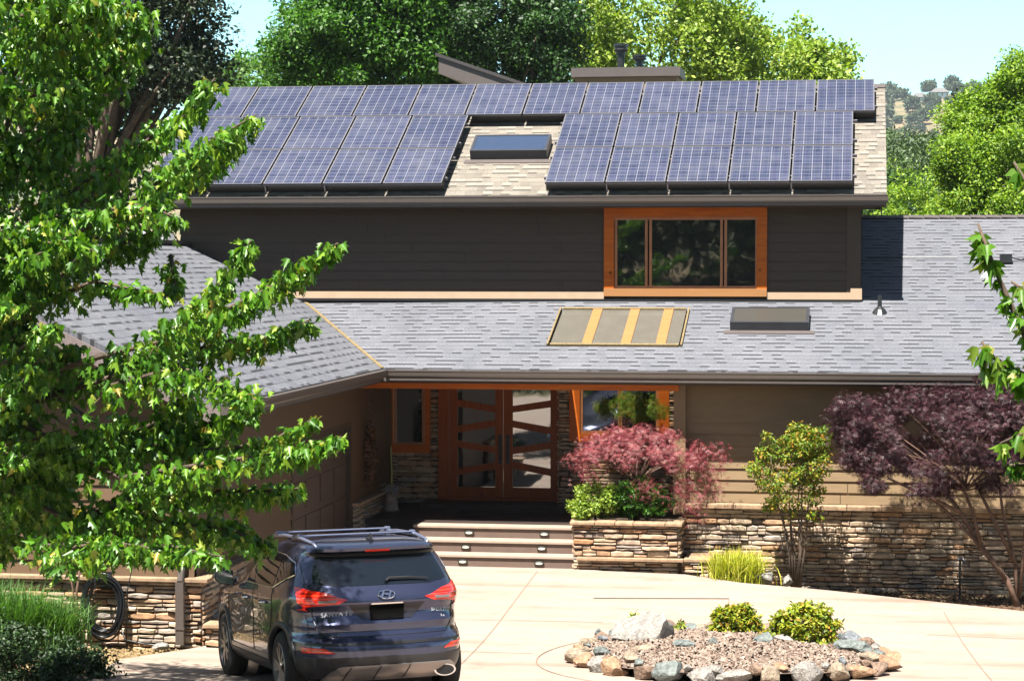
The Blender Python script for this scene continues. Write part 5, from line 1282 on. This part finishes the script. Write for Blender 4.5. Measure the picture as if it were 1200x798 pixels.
# ------------------------------------------------------------ stone ringed island bed
IC = Vector((-1.58, 27.75, 0)); IR = 1.88
b = MB(); vs = [(IC.x, IC.y, gz(IC.y) + .29)]; nr, na = 14, 60
for i in range(1, nr + 1):
    for k_ in range(na):
        a = 2 * math.pi * k_ / na; r_ = IR * 1.02 * i / nr; x, y = IC.x + r_ * math.cos(a), IC.y + r_ * math.sin(a) * 1.1
        vs.append((x, y, gz(y) + .12 + .17 * (1 - (i / nr) ** 2) + rng.normal() * .008))
fs = [(0, 1 + k_, 1 + (k_ + 1) % na) for k_ in range(na)]
for i in range(nr - 1):
    for k_ in range(na): fs.append((1 + i * na + k_, 1 + (i + 1) * na + k_, 1 + (i + 1) * na + (k_ + 1) % na, 1 + i * na + (k_ + 1) % na))
b.add(vs, fs)
gm = plain('gravel_base', (.22, .15, .11), .9, var=.5, scale=40, bstr=.8)
tag(b.build('island_bed', gm, None, True), kind='structure')
def isl_z(x, y):
    r_ = min(1, math.hypot(x - IC.x, (y - IC.y) / 1.1) / IR); return gz(y) + .12 + .17 * (1 - r_ * r_)
n = 26000; a = rng.uniform(0, 2 * math.pi, n); r_ = IR * np.sqrt(rng.uniform(0, 1, n)); X = IC.x + r_ * np.cos(a); Y = IC.y + r_ * np.sin(a) * 1.1
Z = np.array([isl_z(x, y) for x, y in zip(X, Y)]) + .004
P = np.stack([X, Y, Z], 1); D = unit(n); D[:, 2] *= .35; Nn = unit(n) * .6; Nn[:, 2] += 1
SH['chip'] = ([(-.3, 0, 0), (.3, .1, 0), (.35, .8, 0), (-.2, 1, 0), (0, .5, .35)], [(0, 1, 4), (1, 2, 4), (2, 3, 4), (3, 0, 4)])
g_ = leaves('gravel', island_mat('gravel_chips', [(0, (.12, .065, .045)), (.3, (.32, .23, .18)), (.6, (.44, .35, .28)), (.9, (.42, .34, .28)), (1, (.60, .54, .47))], .9, .2), None, P, D, Nn, .042 * rng.uniform(.5, 1.4, n), 'chip'); tag(g_, kind='stuff')
from mathutils import noise as mn
def rockmat(name, a, c_):
    m, t, p = nodes(name); n1 = noise(t, 7, 9, None, .75); n2 = noise(t, 26, 5)
    cc = ramp(t, n1, [(.32, a), (.55, c_), (.72, tuple(min(.85, v * 1.35) for v in c_))]); cc = mix(t, 1.0, cc, ramp(t, n2, [(.3, (.65, .65, .65)), (.65, (1.1, 1.1, 1.1))]), 'MULTIPLY')
    t.links.new(cc, p.inputs['Base Color']); p.inputs['Roughness'].default_value = .8; bump(t, p, n2, .9, .03); return m
RM = {'white': rockmat('white_rock', (.22, .205, .19), (.47, .44, .40)), 'green': rockmat('green_grey_rock', (.10, .125, .12), (.26, .30, .285)), 'orange': rockmat('orange_rock', (.34, .17, .08), (.52, .32, .19)),
      'tan': rockmat('tan_rock', (.26, .19, .13), (.48, .38, .27)), 'blue': rockmat('blue_grey_rock', (.10, .12, .14), (.26, .29, .32)), 'brown': rockmat('brown_rock', (.20, .12, .08), (.36, .24, .17))}
def rock(c, sx, sy, sz, kind, label, name='rock', group=None, seed=0, ang=.0, rough=.55):
    bm = bmesh.new(); bmesh.ops.create_icosphere(bm, subdivisions=3, radius=1)
    rd = random.Random(seed); of = Vector((rd.uniform(0, 50), rd.uniform(0, 50), rd.uniform(0, 50)))
    pl = [(Vector((rd.gauss(0, 1), rd.gauss(0, 1), rd.gauss(0, .8))).normalized(), rd.uniform(.5, .8)) for _ in range(12)]
    for v in bm.verts:
        d = v.co.normalized(); q = d * (1 + rough * .6 * mn.noise(d * 1.3 + of) + rough * .3 * mn.noise(d * 3.5 + of))
        for nv, dd in pl:
            e = q.dot(nv)
            if e > dd: q = q - nv * (e - dd) * .92
        v.co = Vector((q.x * sx, q.y * sy, q.z * sz))
    bmesh.ops.rotate(bm, verts=bm.verts, cent=(0, 0, 0), matrix=Matrix.Rotation(ang, 3, 'Z'))
    me = bpy.data.meshes.new(name); bm.to_mesh(me); bm.free(); 
    me.polygons.foreach_set('use_smooth', [True] * len(me.polygons))
    try: me.set_sharp_from_angle(angle=R(28))
    except Exception: pass
    o = link(name, me, RM[kind]); o.location = c; return tag(o, label, 'rock', group)
rd2 = random.Random(77)
kinds = ['orange', 'tan', 'white', 'orange', 'tan', 'brown', 'white', 'tan']
names_ = {'orange': 'orange brown', 'tan': 'tan', 'white': 'whitish', 'brown': 'brown', 'green': 'green grey', 'blue': 'blue grey'}
ring = 30; rd = random.Random(12)
where = ['at the right end', 'on the right back', 'on the back', 'at the left back', 'at the left end', 'on the left front', 'on the front', 'on the right front']
ov = {0: 'orange', 1: 'orange', 2: 'green', 3: 'blue', 28: 'brown', 29: 'orange', 27: 'orange', 26: 'tan', 10: 'brown', 11: 'tan', 12: 'tan', 13: 'brown', 14: 'tan', 15: 'orange', 16: 'tan', 17: 'orange', 18: 'white', 25: 'white', 24: 'tan'}
seen = {}
for i in range(ring):
    a = 2 * math.pi * i / ring + rd.uniform(-.04, .04); k_ = ov.get(i, rd.choice(['tan', 'white', 'orange', 'green', 'brown'])); s_ = rd.uniform(.15, .23)
    x, y = IC.x + (IR + .03) * math.cos(a), IC.y + (IR + .03) * math.sin(a) * 1.1
    wh = where[int(((a + math.pi / 8) % (2 * math.pi)) / (math.pi / 4)) % 8]; key = (k_, wh); seen[key] = seen.get(key, 0) + 1
    lb = '%s %s rim stone of the gravel bed, %s' % (['smaller', 'rounded', 'flat topped', 'angular'][(seen[key] - 1) % 4], names_[k_], wh)
    rock((x, y, gz(y) + .09), s_ * 1.15, s_, s_ * rd.uniform(.5, .8), k_, lb, 'rim_stone', 'stones ringing the gravel bed', 100 + i, a + math.pi / 2)
for i in range(34):
    a = 2 * math.pi * (i + .5) / 34 + rd2.uniform(-.05, .05); rr_ = IR + rd2.uniform(-.16, .02); k_ = rd2.choice(['tan', 'white', 'orange', 'green', 'brown', 'blue'])
    x, y = IC.x + rr_ * math.cos(a), IC.y + rr_ * math.sin(a) * 1.1; wh = where[int(((a + math.pi / 8) % (2 * math.pi)) / (math.pi / 4)) % 8]; s_ = rd2.uniform(.06, .12)
    key = ('w', k_, wh); seen[key] = seen.get(key, 0) + 1
    rock((x, y, isl_z(x, y) + .05), s_ * 1.2, s_, s_ * .8, k_, '%s %s stone wedged between the rim stones, %s' % (['small', 'tiny', 'little flat', 'little pointed'][(seen[key] - 1) % 4], names_[k_], wh), 'rim_stone', 'small stones wedged in the rim of the gravel bed', 400 + i, a)
def prock(px, py, Y, sx, sz, kind, label, seed, sy=None, **k):
    p = onY(px, py, Y); return rock((p.x, Y, max(min(p.z, isl_z(p.x, Y) + sz * .75), isl_z(p.x, Y) + sz * .15)), sx, sy or sx * .7, sz, kind, label, 'boulder', None, seed, **k)
prock(757, 768, 28.1, .46, .30, 'white', 'largest whitish boulder on the left of the gravel bed', 201, .5, ang=.3)
prock(720, 746, 28.9, .14, .11, 'blue', 'dark angular rock left of the largest boulder', 202); prock(703, 745, 28.9, .07, .13, 'green', 'narrow upright grey stone near the left rim', 203)
prock(808, 742, 29.2, .15, .10, 'green', 'blue green rock just right of the largest boulder', 204); prock(803, 772, 27.2, .24, .07, 'green', 'long flat green grey rock low on the mound', 205); prock(836, 770, 27.3, .09, .08, 'green', 'small green stone beside the long flat rock', 206)
prock(752, 773, 27.1, .2, .06, 'tan', 'flat tan stone at the foot of the largest boulder', 207); prock(880, 745, 28.7, .26, .10, 'white', 'low white rock between the two leafy bushes', 208); prock(898, 770, 27.6, .17, .12, 'green', 'pale green rock in the middle of the gravel', 209)
prock(915, 762, 27.9, .22, .08, 'white', 'flat white rock below the larger leafy bush', 210); prock(962, 757, 28.1, .14, .11, 'green', 'green rock at the right foot of the larger bush', 211); prock(1000, 770, 27.7, .26, .16, 'green', 'largest green grey rock near the right rim', 212); prock(998, 750, 28.6, .2, .13, 'blue', 'blue grey rock behind the largest green rock', 213)
for i, (px, py, Y, rx, rz, nc) in enumerate(((862, 731, 28.6, .26, .21, 44), (943, 738, 28.1, .43, .30, 100))):
    c_ = W3(px, py, Y); bush('leafy_bush', ['smaller yellow green bush in the gravel bed', 'larger yellow green bush in the gravel bed'][i], 'bush', (c_[0], c_[1], isl_z(c_[0], c_[1]) - .02), c_, (rx, rx * .8, rz), nc, 34, .075, .062, 'oval', GOLD, group='yellow green bushes in the gravel bed', limbs=20, low=.9, up=.8, fill=.1, trunk_r=.03, extra=[((c_[0] + ex_ * rx, c_[1], c_[2] + ez_ * rz), (rx * .3, rx * .3, rz * .35), 9) for ex_, ez_ in ((-.7, .5), (-.1, .85), (.45, .8), (.85, .1), (-.95, -.3))])
for i, (px, py, Y) in enumerate(((737, 735, 29.3), (797, 738, 29.2), (745, 727, 29.5))):
    c_ = W3(px, py, Y); bush('small_sprig', ['small green sprig left of the largest boulder', 'small green sprig right of the largest boulder', 'tiny sprig behind the top of the largest boulder'][i], 'plant', (c_[0], c_[1], isl_z(c_[0], c_[1])), c_, (.07, .07, .12), 8, 20, .05, .05, 'oval', GOLD, limbs=4, low=.9, trunk_r=.008)
p = onZ(896, 683, 0); rock((p.x, 35.6, 0.02), .18, .14, .13, 'white', 'larger white stone beside the yellow grass tuft', 'rock', None, 301); rock((p.x + .35, 35.5, 0.0), .11, .1, .10, 'white', 'smaller white stone at the foot of the slender shrub', 'rock', None, 302)
rock((-8.95, 27.55, .1), .14, .1, .05, 'white', 'small white stone by the downspout', 'rock', None, 303)

# ------------------------------------------------------------ hose, canes and small things
HO = empty('garden_hose', tuple(onY(122, 710, 27.7)), 'coiled black garden hose hanging on the left stone wall', 'hose')
c = onY(122, 708, 27.72); b = MB()
for k_ in range(9):
    rx, rz = .22 + .012 * k_ - .02 * (k_ % 3), .33 + .014 * k_ - .02 * (k_ % 2); ox = rng.normal() * .012
    b.tube([(c.x + ox + rx * math.cos(a), c.y - .015 * (k_ % 4) + .02 * math.sin(3 * a), c.z - .02 * (k_ % 3) + rz * math.sin(a)) for a in np.linspace(0, 2 * math.pi, 33)], .013, 6, cap=False)
b.tube([(c.x + .2, c.y - .02, c.z - .2), (c.x + .3, c.y - .05, c.z - .45), (c.x + .6, c.y - .1, .11), (c.x + .9, c.y - .15, .11)], .012, 6)
b.build('coil', plain('hose_rubber', (.012, .014, .018), .35), HO, True)
b = MB(); b.tube([(c.x, c.y + .13, c.z + .32), (c.x, c.y - .08, c.z + .30), (c.x, c.y - .09, c.z + .36)], .014, 6); b.box((c.x - .08, c.y + .07, c.z + .2), (c.x + .08, c.y + .10, c.z + .42)); b.build('hanger', M['black'], HO)
for i, (x0, x1, r_) in enumerate(((86, 78, .012), (92, 96, .018), (102, 112, .008), (148, 158, .008))):
    b = MB(); a0 = onY(x0, 758, 27.45); a1 = onY(x1, 650, 27.4); mid = (a0 + a1) / 2 + Vector((.05 * (-1) ** i, 0, .1)); b.tube([a0, mid, a1], r_, 6)
    tag(b.build('bare_cane', M['bark_red'] if i < 2 else M['black'], None, True), ['reddish bare cane nearest the green grass', 'thicker bare cane beside the hose coil', 'thin dark cane crossing the left of the hose', 'thin dark cane right of the hose coil'][i], 'cane', 'bare canes by the left stone wall')
PT = empty('lantern_stake', (-8.35, 39.0, .6), 'tall slim green stake planter in the dark porch corner', 'plant stake')
b = MB(); b.tube([(-8.35, 39.0, .6), (-8.35, 39.0, .62), (-8.35, 39.0, .85), (-8.35, 39.0, .9)], [.16, .13, .10, .12], 14); b.build('pot', M['stone'], PT)
b = MB(); b.tube([(-8.35, 39.0, .85), (-8.34, 39.0, 1.3), (-8.36, 39.0, 1.75)], [.025, .022, .015], 8); b.build('stake', plain('green_yellow_stem', (.30, .32, .05), .4), PT)
q = np.array((-8.35, 39, .98)) + rng.normal(size=(160, 3)) * np.array([.08, .08, .05]); leaves('flowers', plain('white_petals', (.6, .6, .62), .6), PT, q, unit(160), unit(160), .05, 'oval')['kind'] = 'stuff'
q = np.array((-8.50, 37.9, 1.75)) + rng.normal(size=(900, 3)) * np.array([.03, .10, .28]); 
WR = empty('wall_swag', (-8.55, 37.9, 1.75), 'long brown cone swag hanging on the wing wall near the porch', 'wall ornament')
leaves('cones', island_mat('cone_scales', [(0, (.10, .045, .02)), (1, (.28, .13, .06))], .8), WR, q, unit(900), unit(900), .07, 'oval')
b = MB(); b.tube([(-8.57, 37.9, 2.1), (-8.5, 37.9, 2.06)], .01, 6); b.build('nail', M['black'], WR)
FC = empty('hose_bib', (1.55, 36.3, -.35), 'slim standing tap with a pale head in the dark bed under the purple maple', 'tap')
e = onY(1125, 655, 36.3); b = MB(); b.tube([(e.x, 36.3, -.4), (e.x, 36.3, e.z)], .018, 8); b.build('pipe', M['flue'], FC)
b = MB(); b.tube([(e.x - .05, 36.3, e.z), (e.x + .05, 36.3, e.z), (e.x + .07, 36.25, e.z - .06)], .025, 8); b.box((e.x - .04, 36.28, e.z + .03), (e.x + .04, 36.32, e.z + .05)); b.build('valve', M['alu'], FC)
# mulch in the beds
n = 9000; X = rng.uniform(-3, 4.5, n); Y = rng.uniform(33.2, 36.9, n); Z = np.array([height(x, y) for x, y in zip(X, Y)]) + .01
o = leaves('bark_mulch', island_mat('mulch_chips', [(0, (.08, .045, .03)), (1, (.22, .14, .09))], .95, .1), None, np.stack([X, Y, Z], 1), unit(n) * np.array([1, 1, .3]), unit(n) * .5 + np.array([0, 0, 1]), .05, 'chip'); tag(o, kind='stuff')
n = 7000; X = rng.uniform(-12, -8.4, n); Y = rng.uniform(25, 27.85, n); Z = np.array([height(x, y) for x, y in zip(X, Y)]) + .01
o = leaves('fallen_leaves', island_mat('litter', [(0, (.20, .12, .06)), (.6, (.40, .28, .14)), (1, (.55, .42, .22))], .95, .1), None, np.stack([X, Y, Z], 1), unit(n) * np.array([1, 1, .3]), unit(n) * .5 + np.array([0, 0, 1]), .05, 'chip'); tag(o, kind='stuff')

# ------------------------------------------------------------ the air
b = MB(); b.box((-1600, -400, -60), (1600, 2400, 260))
m = bpy.data.materials.new('haze'); m.use_nodes = True; t = m.node_tree; t.nodes.clear()
vo = t.nodes.new('ShaderNodeVolumePrincipled'); vo.inputs['Color'].default_value = (.80, .90, 1, 1); vo.inputs['Density'].default_value = .00011; vo.inputs['Anisotropy'].default_value = .3
t.links.new(vo.outputs[0], t.nodes.new('ShaderNodeOutputMaterial').inputs['Volume'])
tag(b.build('haze', m), kind='stuff')

# everything above was mixed one stop too pale: bring every painted, planted and stone surface to real-world reflectance
AL = .5
for m in bpy.data.materials:
    if not m.use_nodes or m.name in ('haze', 'number_plate') or 'glass' in m.name or m.name in ('car_window', 'car_paint', 'car_chrome', 'car_silver', 'aluminium_frame', 'rail_metal', 'letter_silver', 'tail_lens'): continue
    AL = .56 if 'lace' in m.name else .62 if ('maple' in m.name or 'gold' in m.name or 'lime' in m.name or 'laurel' in m.name) else .54 if ('leaves' in m.name or 'grass' in m.name) and 'hill' not in m.name else .34 if m.name == 'pale_cedar' else .44 if m.name == 'stone_cap' or m.name.endswith('rock') else .60 if m.name in ('trim_paint', 'step_nosing') else .64 if ('cedar' in m.name or 'door_wood' in m.name or 'sash' in m.name) else .37 if m.name in ('grey_shingles', 'pale_concrete') else .56 if m.name == 'ledge_stone' else .42
    t = m.node_tree
    for nd in list(t.nodes):
        sk = nd.inputs.get('Base Color') if nd.type == 'BSDF_PRINCIPLED' else nd.inputs['Color'] if nd.type == 'BSDF_TRANSLUCENT' else None
        if sk is None: continue
        if sk.is_linked:
            src = sk.links[0].from_socket; t.links.new(mix(t, 1.0, src, (AL, AL, AL), 'MULTIPLY'), sk)
        else:
            c = sk.default_value; sk.default_value = (c[0] * AL, c[1] * AL, c[2] * AL, 1)
